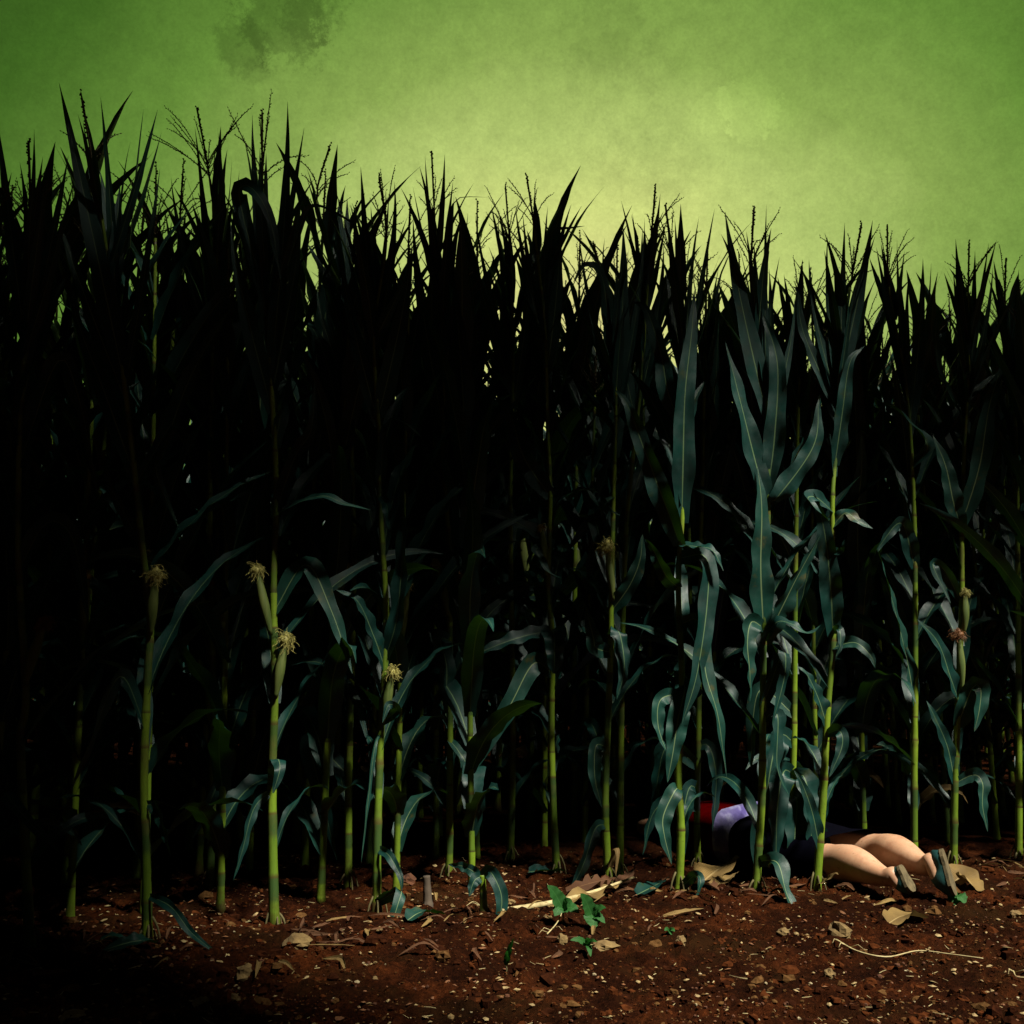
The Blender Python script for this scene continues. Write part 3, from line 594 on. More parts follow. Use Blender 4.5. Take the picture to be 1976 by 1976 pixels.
hero('shaded corn plant whose wide dark leaves droop over the hips of the lying person', [(1527, 1702), (1528, 1560), (1532, 1400), (1535, 1100), (1540, 800), (1545, 620), (1548, 510)], seed=20, nb=6, tass=.2,
     leaves=[Lf([(1530, 1430), (1505, 1420, -.03), (1484, 1500, -.06), (1474, 1632, -.08)], 60, yaw=10, fold=12), Lf([(1528, 1490), (1512, 1490, -.04), (1500, 1560, -.08), (1497, 1680, -.1)], 56, yaw=-12, fold=12), Lf([(1528, 1500), (1552, 1500, -.04), (1566, 1580, -.08), (1560, 1690, -.1)], 56, yaw=14, fold=12), Lf([(1527, 1540), (1538, 1545, -.04), (1534, 1610, -.07), (1528, 1700, -.09)], 56, yaw=0, fold=12),
             Lf([(1527, 1570), (1500, 1545, -.04), (1466, 1590, -.08), (1458, 1690, -.1)], 54, yaw=16, fold=12), Lf([(1530, 1380), (1470, 1330), (1452, 1400), (1450, 1490)], 40), Lf([(1527, 1600), (1575, 1600, -.02), (1590, 1640, -.03), (1588, 1700, -.04)], 40)])
hero('corn plant growing just outside on the left of the dark edge', [(-70, 1850), (-70, 1400), (-60, 900), (-40, 500), (-30, 300)], seed=18, leaves=[U([(-50, 640), (-20, 480), (-4, 380), (-10, 300)], 40)])

# ------------------------------------------------------------------ rows behind: a few plants, copied
BACK = 'corn plants in the shaded rows behind'
BACKLABEL = 'dark leafy corn plant packed into the shaded rows behind the front two rows'
def back_proto(seed, H):
    rng = random.Random(seed); root = empty('corn_plant', (0, 0, -30)); tag(root, BACKLABEL, 'corn plant', BACK)
    lean = Vector((rng.uniform(-.08, .08), rng.uniform(-.08, .08), 0))
    P = catmull([Vector((0, 0, 0)), Vector((0, 0, H * .4)) + lean * .3, Vector((0, 0, H)) + lean], 90)
    k = int(89 * (1 - .28 / H))
    mb = MB(); stalk_mesh(mb, P[:k + 1], .0135, .005, rng.uniform(.15, .18), seed); mb.build('stalk', M['stalk'], root)
    mb = MB(); tassel_mesh(mb, P[k:][::3], rng.randint(6, 10), seed, .19); mb.build('tassel', M['tassel'], root)
    z = .18; side = 0; az0 = rng.uniform(0, 3); i = 0
    while z < P[k].z - .15:
        s = z / P[k].z; b = min(P, key=lambda q: abs(q.z - z)); az = az0 + side * math.pi + rng.uniform(-.5, .5)
        L = rng.uniform(.55, .88) * (.6 if s < .2 else .85 if s > .85 else 1)
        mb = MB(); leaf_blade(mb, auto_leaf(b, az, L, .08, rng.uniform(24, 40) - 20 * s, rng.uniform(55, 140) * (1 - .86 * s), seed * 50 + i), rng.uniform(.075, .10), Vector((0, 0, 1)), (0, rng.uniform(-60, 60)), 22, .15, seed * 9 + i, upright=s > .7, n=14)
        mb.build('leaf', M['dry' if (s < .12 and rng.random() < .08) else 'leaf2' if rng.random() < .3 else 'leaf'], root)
        z += rng.uniform(.10, .14); side = 1 - side; i += 1
    if seed % 2:
        a = Vector((.012, 0, .95)); tip = Vector((.055, .01, 1.17)); mb = MB(); husk_mesh(mb, a, tip, .021, seed); eo = mb.build('ear', M['husk'], root)
        mb = MB(); silk_mesh(mb, tip, tip - a, .034, seed, 40); mb.build('silk', M['silk_brown' if seed % 4 == 1 else 'silk'], eo)
    return root
protos = [back_proto(s, h) for s, h in ((101, 2.52), (102, 2.42), (103, 2.58), (104, 2.36), (105, 2.5), (106, 2.44), (107, 2.55), (108, 2.34))]
def copy_tree(o, parent=None):
    c = o.copy(); scene.collection.objects.link(c)
    if parent is not None: c.parent = parent
    for ch in o.children: copy_tree(ch, c)
    return c
rng = random.Random(11); spots = []
heroes = [o.location.copy() for o in bpy.data.objects if o.name.startswith('corn_plant') and o.get('group') == FRONT]
for k in range(1, 8):
    off = .66 * k; x = -3.2 - .25 * k
    while x < 3.4 + .25 * k:
        y = 3.54 + .43 * x + off + rng.uniform(-.06, .06)
        vis = abs(x) < .47 * y + .75
        if vis and y > 2.6 and (k > 1 or all((h.xy - Vector((x, y))).length > .17 for h in heroes)):
            # the fallen person lies between the stalks
            if not (.35 < x < 1.6 and 4.05 < y < 5.6 and abs((x - 1.0) * .77 + (y - 4.5) * .64) < .30 and (k < 4)):
                spots.append((x + rng.uniform(-.03, .03), y))
        x += rng.uniform(.17, .25) * (1 if k > 1 else 1.25)
# off-frame ends of the first row
for x in (-2.6, -2.35, -2.1, -1.85, 2.2, 2.42, 2.66, 2.9): spots.append((x, 3.54 + .43 * x + .02))
first = [True] * len(protos)
for i, (x, y) in enumerate(spots):
    j = rng.randrange(len(protos)); o = protos[j] if first[j] else copy_tree(protos[j]); first[j] = False
    o.location = (x, y, ground_h(x, y) - .01); o.rotation_euler = (0, 0, rng.uniform(0, 6.28)); off_ = y - 3.54 - .43 * x; s = rng.uniform(.93, 1.0) if off_ < 1.0 else rng.uniform(1.0, 1.06) if off_ < 1.65 else rng.uniform(1.20, 1.30); o.scale = (s, s, s)
for j, p in enumerate(protos):
    if first[j]: p.location = (rng.uniform(-2, 2), 9.2, 0)
print('back plants', len(spots))
# the far rows read as one mass
fm = MB(); rng = random.Random(5)
for k in range(8, 24):
    off = .72 * k; x = -9
    while x < 10:
        y = 3.54 + .43 * x + off
        if abs(x) < .5 * y + 1.2 and y > 6:
            H = rng.uniform(2.8, 3.1); b = Vector((x + rng.uniform(-.05, .05), y + rng.uniform(-.05, .05), 0))
            fm.tube([b, b + Vector((0, 0, H * .5)), b + Vector((rng.uniform(-.06, .06), 0, H))], [.013, .011, .004], 5)
            fm.mi[-9:] = fm.mi[-9:]
            for q in range(11):
                z = .25 + q * .235
                leaf_blade(fm, auto_leaf(b + Vector((0, 0, z)), rng.uniform(0, 6.28), rng.uniform(.5, .85), .08, rng.uniform(15, 38) * (1.1 - .05 * q), rng.uniform(40, 130) * (1 - .06 * q), k * 999 + q + int(x * 50)), .085, Vector((0, 0, 1)), (0, rng.uniform(-60, 60)), 20, .12, q, n=6)
        x += rng.uniform(.2, .28)
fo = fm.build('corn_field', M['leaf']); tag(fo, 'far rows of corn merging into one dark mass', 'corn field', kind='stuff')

# ------------------------------------------------------------------ the person lying face down in the corn
m, t, b = mat('skin'); M['skin'] = m
n, r = nz_ramp(t, 22, [(.3, (.38, .19, .105)), (.7, (.57, .36, .225))], detail=6)
n2, r2 = nz_ramp(t, 160, [(.55, (0, 0, 0)), (.75, (.35, .35, .35))], detail=3)
col = mixc(t, r2.outputs[0], r.outputs[0], (.33, .15, .09)); t.links.new(col, b.inputs['Base Color'])
n8, r8 = nz_ramp(t, 11, [(.50, (0, 0, 0)), (.72, (.7, .7, .7))], detail=9, rough=.7); col = mixc(t, r8.outputs[0], col, (.30, .115, .050))
n9, r9 = nz_ramp(t, 48, [(.60, (0, 0, 0)), (.68, (.65, .65, .65))], detail=9, rough=.75); col = mixc(t, r9.outputs[0], col, (.11, .042, .018)); t.links.new(col, b.inputs['Base Color'])
b.inputs['Roughness'].default_value = .5; b.inputs['Subsurface Weight'].default_value = .12; b.inputs['Subsurface Radius'].default_value = (.012, .004, .002)
b.inputs['Subsurface Scale'].default_value = 1
bump(t, b, n2.outputs['Fac'], .12, .001)
M['red'] = simple('red_cloth', (.03, .0003, .0004), (.055, .0004, .0006), 30, 1, .5, .004, spec=.0)
m, t, b = mat('violet_satin'); M['satin'] = m
n, r = nz_ramp(t, 26, [(.36, (.03, .02, .13)), (.52, (.08, .06, .25)), (.68, (.30, .30, .50))], detail=4, stretch=(1, .22, .6))
t.links.new(r.outputs[0], b.inputs['Base Color']); b.inputs['Roughness'].default_value = .32; b.inputs['Sheen Weight'].default_value = .3; bump(t, b, n.outputs['Fac'], .4, .006)
M['navy'] = simple('navy_cloth', (.0007, .0007, .002), (.0014, .0014, .004), 40, 1, spec=.02)
M['hair'] = simple('dark_hair', (.010, .006, .004), (.030, .018, .010), 60, .5, stretch=(6, 6, .5))
M['shoe'] = simple('teal_shoe', (.004, .030, .030), (.014, .085, .08), 30, .6)
M['sole'] = simple('tan_sole', (.045, .036, .016), (.15, .115, .055), 45, .9, .5)

PO = Vector((1.0, 4.5, 0))
person = empty('person', PO)
tag(person, 'person lying face down among the stalks in red top, violet skirt and teal flat shoes', 'person')
def skin_obj(name, verts, edges, rads, m, parent, root, sub=2):
    me = bpy.data.meshes.new(name); me.from_pydata([tuple(Vector(v) - PO) for v in verts], edges, [])
    o = bpy.data.objects.new(name, me); scene.collection.objects.link(o); o.parent = parent
    sk = o.modifiers.new('skin', 'SKIN')
    for i, r_ in enumerate(rads):
        d = me.skin_vertices[0].data[i]; d.radius = r_ if isinstance(r_, tuple) else (r_, r_); d.use_root = (i == root)
    sb = o.modifiers.new('sub', 'SUBSURF'); sb.levels = sub; sb.render_levels = sub
    sk.use_smooth_shade = True
    dg = bpy.context.evaluated_depsgraph_get(); ev = o.evaluated_get(dg); nm = bpy.data.meshes.new_from_object(ev)
    o.modifiers.clear(); o.data = nm; nm.materials.clear(); nm.materials.append(m)
    nm.polygons.foreach_set('use_smooth', [True] * len(nm.polygons)); return o
def leg(A, K, H):
    """ankle, knee, hip -> points from ankle to hip with calf bulge on the upper side"""
    A, K, H = Vector(A), Vector(K), Vector(H); up = Vector((0, 0, 1))
    return [(A, .036), (A.lerp(K, .22) + up * .003, .042), (A.lerp(K, .50) + up * .016, .064), (A.lerp(K, .74) + up * .018, .073), (K + up * .004, .066), (K.lerp(H, .35), .072), (K.lerp(H, .75), .082)]
A1 = at(1716, 1695, 3.86); K1 = at(1611, 1667, 4.12)
A2 = at(1792, 1674, 3.90); K2 = at(1700, 1646, 4.20)
FOOT = []
for (hx, hy), (tx, ty), Y_, nr_, th_ in (((1732, 1672), (1758, 1722), 3.84, (.78, -.60, .10), .056), ((1812, 1640), (1838, 1727), 3.85, (.86, -.50, .12), .070)):
    FOOT.append((at(hx, hy, Y_), at(tx, ty, Y_ - .03), Vector(nr_), th_))
H1 = Vector((.90, 4.46, .125)); H2 = Vector((1.06, 4.60, .125))
V = []; E = []; RD = []
def addv(p, r, prev=None):
    V.append(Vector(p)); RD.append(r)
    if prev is not None: E.append((prev, len(V) - 1))
    return len(V) - 1
pel = addv((.97, 4.55, .125), .115)
w_ = addv((.93, 4.76, .10), .085, pel); ch = addv((.90, 4.98, .095), .095, w_); nb_ = addv((.88, 5.13, .10), .07, ch)
nk = addv((.87, 5.20, .105), .046, nb_); h1 = addv((.865, 5.26, .11), .068, nk); h2 = addv((.855, 5.34, .105), .082, h1); h3 = addv((.85, 5.41, .095), .062, h2)
SH = Vector((.885, 5.06, .10))
for A, K, H in ((A1, K1, H1), (A2, K2, H2)):
    L_ = leg(A, K, H); p = addv(L_[-1][0], L_[-1][1], pel)
    for q, r_ in L_[-2::-1]: p = addv(q, r_, p)
    hl, te, nr, th = FOOT[0 if A is A1 else 1]; ax = (te - hl); L0 = ax.length; ax = ax.normalized(); nr = (nr - ax * nr.dot(ax)).normalized()
    hc = hl + ax * L0 * .15 - nr * th * .42
    p = addv(A.lerp(hc, .6) - nr * .004, .033, p); p2 = addv(hc, .034, p)                 # heel, turned up
    q1 = addv(hc + ax * L0 * .28 - nr * .004, (.030, .028), p2); q2 = addv(hl + ax * L0 * .62 - nr * th * .36, (.032, .020), q1); addv(hl + ax * L0 * .86 - nr * th * .25, (.028, .012), q2)
for sgn in (-1, 1):
    side = Vector((.99, .10, 0)) * sgn; bd = Vector((-.10, .99, 0)).normalized()
    sh = addv(SH + side * .15, .050, ch); el = addv(Vector((SH.x, SH.y, .055)) + side * .27 + bd * .20, .036, sh)
    wr = addv(Vector((SH.x, SH.y, .04)) + side * .17 + bd * .40, .025, el); pa = addv(V[wr] + bd * .06 - side * .01, (.036, .018), wr)
    for fi in range(4):
        f0 = addv(V[pa] + bd * .045 + side * (.027 - .018 * fi), .009, pa); f1 = addv(V[f0] + bd * .035 + Vector((0, 0, .006)), .008, f0); addv(V[f1] + bd * .026 + Vector((0, 0, -.012)), .006, f1)
    t0 = addv(V[wr] + bd * .03 - side * .035, .010, pa); addv(V[t0] + bd * .035 - side * .014, .008, t0)
# face of the turned head
body = skin_obj('body', V, E, RD, M['skin'], person, pel)
body['label'] = 'bare skin of the calves and arms'
def loft(secs, n=20):
    """secs: (centre, axis, half width, half height) rings around an axis"""
    rows = []; uvs = []
    for i, (c, ax, w, h) in enumerate(secs):
        ax = Vector(ax).normalized(); s = Vector((ax.y, -ax.x, 0)).normalized(); u = s.cross(ax).normalized()
        if u.z < 0: u = -u
        pw = lambda v: math.copysign(abs(v) ** .72, v)
        rows.append([Vector(c) + s * w * pw(math.cos(a)) + u * h * pw(math.sin(a)) for a in [2 * math.pi * k / n for k in range(n)]]); uvs.append([(k / n, i / (len(secs) - 1)) for k in range(n)])
    return rows, uvs
def wrinkle(rows, amp, sc, seed):
    for r in rows:
        for i, p in enumerate(r): r[i] = p + Vector((0, 0, 1)) * amp * noise.noise(p * sc + Vector((seed, 0, 0))) * (1 if p.z > .06 else .2)
    return rows
axT = (-.40, .91, 0)
kn = (K1 + K2) / 2
mb = MB()
axV = (-.72, .69, 0)
rows, uvs = loft([((.915, 4.655, .118), axV, .164, .112), ((.97, 4.60, .128), axV, .178, .122), ((1.022, 4.54, .128), axV, .184, .122), ((1.045, 4.515, .12), axV, .186, .116)], 28)
mb.quad_grid(wrinkle(rows, .012, 16, 1), uvs, True); mb.build('skirt', M['satin'], person, org=PO)
mb = MB()
rows, uvs = loft([((1.035, 4.525, .118), axV, .182, .114), ((1.02, 4.465, .112), axT, .20, .112), ((1.08, 4.37, .105), axT, .212, .108), ((1.175, 4.275, .094), axT, .215, .098), (tuple(kn + Vector((-.005, .012, .006))), axT, .185, .088)], 28)
mb.quad_grid(wrinkle(rows, .010, 14, 4), uvs, True); mb.build('underskirt', M['navy'], person, org=PO)
mb = MB(); axU = (-.14, .99, 0)
rows, uvs = loft([((.92, 4.65, .112), axV, .160, .107), ((.925, 4.71, .108), (-.4, .9, 0), .156, .100), ((.92, 4.78, .10), axU, .152, .092), ((.90, 4.93, .10), axU, .178, .102), ((.885, 5.05, .10), axU, .190, .094), ((.875, 5.14, .105), axU, .10, .065)], 28)
mb.quad_grid(wrinkle(rows, .012, 15, 8), uvs, True)
for sgn in (-1, 1):
    side = Vector((.99, .10, 0)) * sgn; bd = Vector((-.10, .99, 0)).normalized()
    a = SH + side * .12; e = Vector((SH.x, SH.y, .085)) + side * .22 + bd * .11
    mb.tube(catmull([a, a.lerp(e, .5), e], 8), [.066, .065, .062, .06, .058, .056, .054, .053], 14)
mb.build('red_top', M['red'], person, org=PO)
mb = MB(); hr = random.Random(3)
mb.blob((.853, 5.335, .125), .098, .105, .095, None, 2, .12, (10, 14))
for k in range(60):
    a = hr.uniform(0, 6.28); p = Vector((.853 + .09 * math.cos(a), 5.335 + .09 * math.sin(a), .15)); Q = [p]; d = Vector((math.cos(a), math.sin(a), .1))
    for j in range(5): d = (d + Vector((hr.uniform(-.3, .3), hr.uniform(-.3, .3), -.45))).normalized(); q = Q[-1] + d * .035; q.z = max(q.z, .012); Q.append(q)
    mb.tube(Q, [.007, .007, .006, .005, .004, .002], 4)
mb.build('hair', M['hair'], person, org=PO)
# shoes: a low flat with the sole standing up, heel on top
def shoe(A, heel_px, toe_px, Y, nrm, wid, thick):
    heel = at(heel_px[0], heel_px[1], Y); toe = at(toe_px[0], toe_px[1], Y - .03); ax = (toe - heel); L = ax.length; ax = ax.normalized()
    nrm = Vector(nrm); nrm = (nrm - ax * nrm.dot(ax)).normalized(); sd = ax.cross(nrm).normalized(); n = 18
    prof = [(0, .30), (.05, .55), (.15, .70), (.35, .68), (.6, .92), (.78, 1.0), (.92, .75), (1, .35)]
    sole = MB(); rows = []; uvs = []
    out = []
    for s, w in prof: out.append(heel + ax * L * s + sd * wid * w)
    for s, w in prof[::-1]: out.append(heel + ax * L * s - sd * wid * w)
    n2 = len(out)
    for lay, (o, sc) in enumerate(((.0, .90), (.0, 1.03), (-.010, 1.03), (-.010, .9))):
        c = heel + ax * L * .5; rows.append([c + (p - c) * sc + nrm * (o + .012) for p in out]); uvs.append([(k / n2, lay / 3) for k in range(n2)])
    sole.quad_grid(rows, uvs, True)
    for r_, rev in ((0, True), (3, False)):
        f = list(range(r_ * n2, r_ * n2 + n2)); sole.f.append(tuple(f[::-1] if rev else f)); sole.uv += [(.5, .5)] * n2; sole.mi.append(0)
    up = MB(); rows = []; uvs = []; fr = []
    for i in range(11):
        s = i / 10; w = np.interp(s, [p[0] for p in prof], [p[1] for p in prof]) * wid * .98
        h = thick * float(np.interp(s, [0, .08, .42, .56, .8, 1], [.42, .50, .46, .85, .66, .25]))
        c = heel + ax * L * s; row = []
        for k in range(n):
            a = math.pi * k / (n - 1); row.append(c + sd * w * math.cos(a) - nrm * h * math.sin(a) ** .8 + nrm * .002)
        rows.append(row); uvs.append([(k / (n - 1), s) for k in range(n)])
    up.quad_grid(rows, uvs)
    b0 = len(up.v); up.v.append(tuple(heel - nrm * thick * .3 - ax * .004)); up.v.append(tuple(toe - nrm * thick * .1 + ax * .006))
    for k in range(n - 1):
        up.f.append((k + 1, k, b0)); up.f.append((10 * n + k, 10 * n + k + 1, b0 + 1)); up.uv += [(.5, 0)] * 6; up.mi += [0, 0]
    so = up.build('shoe', M['shoe'], person, org=PO); sole.build('sole', M['sole'], so, smooth=False, org=PO)
shoe(A2, (1812, 1640), (1838, 1727), 3.85, (.86, -.50, .12), .040, .070)
shoe(A1, (1732, 1672), (1758, 1722), 3.84, (.78, -.60, .10), .036, .056)

# ------------------------------------------------------------------ things lying on the soil
def on_ground(px, py): p = ground_at(px, py); p.z = ground_h(p.x, p.y); return p
def stone(px, py, wpx, hpx, label, m='stone', seed=0, group=None):
    p = on_ground(px, py + hpx * .35); k = p.y / F; w = wpx * k / 2; h = hpx * k / 2
    mb = MB(); mb.blob((0, 0, h * .55), w, w * .75, h, Matrix.Rotation(seed * 1.3, 3, 'Z'), seed, .34, (7, 10))
    o = mb.build('stone', M[m], smooth=False); o.location = p; tag(o, label, 'stone', group or 'stones on the red soil')
for i, s in enumerate([(470, 1888, 38, 32, 'angular yellow stone alone in the dark soil at lower left'), (572, 1840, 58, 26, 'flat ochre stone at the foot of the bright green corn stalk', 'stone'), (388, 1938, 36, 22, 'small ochre stone at the bottom left, below the angular yellow one'),
        (452, 1928, 26, 16, 'rounded stone between the angular yellow stone and the bottom edge'), (140, 1962, 46, 22, 'dull stone lying deepest in the shade, at the bottom left corner'), (786, 1695, 42, 24, 'brick red block of soil between two dark stalks', 'stone_red'),
        (982, 1752, 26, 18, 'pale tan stone behind the end of the fallen yellow stalk'), (1000, 1768, 20, 13, 'smaller tan stone touching the fallen yellow stalk'), (1084, 1818, 22, 24, 'upright ochre pebble left of the flat grey-tan stone'), (1166, 1830, 50, 20, 'flat grey-tan stone below the two weed seedlings'),
        (1622, 1800, 52, 30, 'blocky ochre stone in the open soil below the legs'), (1512, 1806, 26, 16, 'ochre stone at the tip of the drooping low leaf'), (1600, 1876, 26, 20, 'pale oval stone left of the long curved straw'), (1216, 1757, 16, 9, 'white chip of stone right of the fallen yellow stalk'),
        (1960, 1766, 24, 16, 'tan stone at the right edge of the soil'), (1058, 1788, 20, 14, 'brown stone under the left weed seedling'), (722, 1890, 18, 14, 'grey stone in the middle of the dark soil at lower centre left'), (1314, 1822, 26, 20, 'grey-brown stone beside the tiny sprout')]):
    stone(*s[:5], m=s[5] if len(s) > 5 else 'stone', seed=i + 1)
def flat_leaf(name, pts, wpx, label, m, cat, lift=.008, up=(0, -.25, 1), fold=26, ruffle=.05, seed=0, blunt=False, group=None):
    P = []
    for q in pts:
        p = on_ground(q[0], q[1]); p.z += (q[2] if len(q) > 2 else 0) + lift + .006; P.append(p)
    org = P[0].copy(); mb = MB(); leaf_blade(mb, P, wpx * org.y / F, Vector(up), (-15, 45), fold, ruffle, seed, n=24, blunt=blunt)
    o = mb.build(name, M[m], org=org); o.location = org; tag(o, label, cat, group); return o
DL = 'fallen dry leaves'
flat_leaf('dry_leaf', [(1715, 1792), (1745, 1784, .008), (1792, 1786, .004)], 58, 'torn tan dead leaf lying flat on open soil below the feet', 'dry', 'dead leaf', seed=3, blunt=True, group=DL)
flat_leaf('dry_leaf', [(1842, 1722), (1862, 1722, .02), (1884, 1732, 0)], 60, 'ochre dead leaf just right of the upturned shoe', 'dry', 'dead leaf', seed=5, blunt=True, group=DL)
flat_leaf('dry_leaf', [(1352, 1712), (1385, 1702, .03), (1412, 1690, .04)], 80, 'broad yellow dead leaf between two stalks with brown base', 'dry', 'dead leaf', seed=7, blunt=True, group=DL)
flat_leaf('dry_leaf', [(1375, 1732), (1400, 1722, .02), (1430, 1706, .03)], 36, 'narrow pointed yellow leaf lying against the broad yellow one', 'dry', 'dead leaf', seed=8, group=DL)
flat_leaf('dry_leaf', [(1352, 1718), (1366, 1740, .01), (1392, 1752, 0)], 50, 'curled red-brown leaf lying in front of the broad yellow one', 'brown', 'dead leaf', seed=9, group=DL)
flat_leaf('dry_leaf', [(1196, 1722), (1208, 1712, .02), (1226, 1696, .04)], 34, 'small orange-brown leaf standing beside the root end of the yellow fallen stalk', 'brown', 'dead leaf', seed=10, group=DL)
flat_leaf('green_leaf', [(1230, 1752), (1262, 1740, .01), (1292, 1718, .03)], 40, 'fallen dark green blade against the foot of the glossy plant', 'leaf', 'leaf', seed=11, group='fallen green blades')
flat_leaf('green_leaf', [(786, 1806), (815, 1798, .015), (860, 1790, .0)], 40, 'fallen green blade lying right of the stalk with the low silk tuft', 'leaf2', 'leaf', seed=12, group='fallen green blades')
flat_leaf('green_leaf', [(192, 1834), (220, 1838, .01), (252, 1846, 0)], 30, 'upper of two dim green blades on the dark soil at left', 'leaf2', 'leaf', seed=13, group='fallen green blades')
flat_leaf('green_leaf', [(298, 1852), (260, 1860, .015), (196, 1862, 0)], 40, 'lower of two dim green blades on the dark soil at left', 'leaf2', 'leaf', seed=14, group='fallen green blades')
flat_leaf('green_leaf', [(1020, 1690), (1055, 1692, .01), (1090, 1688, 0)], 36, 'dark fallen blade lying at the foot of the plant with the white-ribbed leaf', 'leaf', 'leaf', seed=15, group='fallen green blades')
# fallen yellow stalk with its dry sheath
p0, p1, p2, p3 = [on_ground(*q) + Vector((0, 0, h)) for q, h in (((968, 1784), .012), ((1060, 1772), .02), ((1140, 1752), .03), ((1224, 1722), .05))]
root = empty('fallen_stalk', p0); tag(root, 'long pale yellow corn stalk lying broken across the soil behind the seedlings', 'corn stalk')
mb = MB(); mb.tube(catmull([p0, p1, p2, p3], 24), [.010 - .006 * i / 23 for i in range(24)], 8); mb.build('cane', M['straw'], root, org=p0)
mb = MB(); leaf_blade(mb, [p1 + Vector((0, -.02, -.01)), p2 + Vector((0, -.02, .0)), p3 + Vector((-.03, .0, -.01))], .07, Vector((0, -.3, 1)), (0, 20), 14, .3, 4); mb.build('dry_sheath', M['dry'], root, org=p0)
mb = MB(); leaf_blade(mb, [p2 + Vector((-.08, .03, 0)), p2 + Vector((0, .05, .02)), p3 + Vector((-.06, .05, -.01))], .06, Vector((0, -.3, 1)), (0, -20), 14, .3, 6); mb.build('dry_sheath', M['brown'], root, org=p0)
# long curved straw
def straw(pts, r, label):
    P = [on_ground(*q) + Vector((0, 0, .016)) for q in pts]; org = P[0].copy(); mb = MB(); D = catmull(P, 26); mb.tube(D, [r * (1 - .5 * i / 25) for i in range(26)], 5)
    for k in (1, 3, 4): 
        q = D[k]; mb.tube([q, q + Vector((.02 * (-1) ** k, -.02, .012)), q + Vector((.03 * (-1) ** k, -.035, .004))], [r * .6, r * .5, r * .2], 4)
    o = mb.build('straw_stem', M['straw'], org=org); o.location = org; tag(o, label, 'straw', 'single straws on the soil')
straw([(1614, 1826), (1655, 1848), (1712, 1857), (1772, 1845), (1830, 1853), (1898, 1863)], .0028, 'long curved pale straw stretched over the soil at lower right')
straw([(1056, 1822), (1074, 1806), (1084, 1790), (1080, 1776)], .0022, 'short bent twig standing by the left weed seedling')
straw([(1956, 1885), (1962, 1894), (1980, 1896)], .002, 'short pale straw at the right edge of the soil')
straw([(928, 1772), (914, 1758), (900, 1768)], .002, 'thin straw leaning on the broken stub')
# broken stubs
def stub(px, py0, py1, r, label, m, leafpts=None):
    p = on_ground(px, py0); top = at(px - 3, py1, p.y); root = empty('stalk_stub', p); tag(root, label, 'stalk stub', 'broken stalk stubs')
    mb = MB(); stalk_mesh(mb, catmull([p - Vector((0, 0, .01)), p.lerp(top, .5), top], 20), r, r * .85, .09); mb.build('cane', M[m], root, org=p)
    for i, (pts, w, mm) in enumerate(leafpts or []):
        mb = MB(); leaf_blade(mb, [at(q[0], q[1], p.y + (q[2] if len(q) > 2 else 0)) for q in pts], w * p.y / F, CAMDIR, (0, 30), 18, .15, i + 40); mb.build('leaf', M[mm], root, org=p)
stub(934, 1778, 1688, .0115, 'short broken green stub with a limp leaf arching to the ground', 'stalk', [([(930, 1692), (945, 1680, -.02), (968, 1730, -.04), (958, 1785, -.05), (925, 1806, -.06)], 28, 'leaf'), ([(928, 1690), (895, 1672, .02), (865, 1668, .02)], 22, 'leaf2'), ([(930, 1690), (915, 1700, -.02), (905, 1730, -.03)], 24, 'leaf')])
stub(826, 1752, 1690, .014, 'short black stump of a stalk standing behind the red block', 'bark')
# weed seedlings
def weed(px, py, leaves, label, group='weed seedlings'):
    p = on_ground(px, py); root = empty('weed_seedling', p); tag(root, label, 'weed', group)
    tip = at(leaves[0][0][0], leaves[0][0][1], p.y); mb = MB(); mb.tube(catmull([p - Vector((0, 0, .01)), p.lerp(tip, .5) + Vector((.004, 0, 0)), tip], 8), [.0022] * 8, 5); mb.build('stem', M['root'], root, org=p)
    for i, (a, c, w) in enumerate(leaves):
        A = at(a[0], a[1], p.y); B = at(c[0], c[1], p.y - .035); mid = A.lerp(B, .5) + Vector((0, 0, .008))
        mb = MB(); leaf_blade(mb, [A, mid, B], w * p.y / F, Vector((0, -.75, .65)), (0, 10), 12, .12, i + px, n=12); mb.build('leaf', M['weed'], root, org=p)
weed(1083, 1800, [((1086, 1752), (1056, 1708), 30), ((1086, 1752), (1118, 1762), 26), ((1086, 1752), (1070, 1768), 24), ((1086, 1752), (1104, 1740), 22)], 'left weed seedling with toothed bright green leaves in front of the fallen stalk')
weed(1140, 1804, [((1142, 1765), (1120, 1724), 28), ((1142, 1765), (1146, 1792), 36), ((1142, 1765), (1170, 1752), 20), ((1142, 1765), (1168, 1782), 18)], 'right weed seedling with a broad heart shaped leaf hanging')
weed(1842, 1748, [((1848, 1728), (1840, 1768), 34), ((1848, 1728), (1862, 1744), 26), ((1848, 1728), (1826, 1716), 14)], 'weed seedling with bright leaves just below the upturned shoe')
weed(1292, 1806, [((1292, 1800), (1282, 1796), 10), ((1292, 1800), (1302, 1798), 12), ((1292, 1800), (1296, 1806), 10)], 'tiny sprout in open soil under the glossy blue-green plant')
weed(1132, 1846, [((1134, 1824), (1100, 1814), 14), ((1134, 1824), (1140, 1846), 12), ((1134, 1824), (1152, 1818), 10), ((1134, 1824), (1136, 1810), 12)], 'low weed sprig beside the flat grey-tan stone')
weed(974, 1878, [((976, 1862), (992, 1810), 12), ((976, 1862), (980, 1834), 10)], 'lone grass blade sprouting at lower centre')

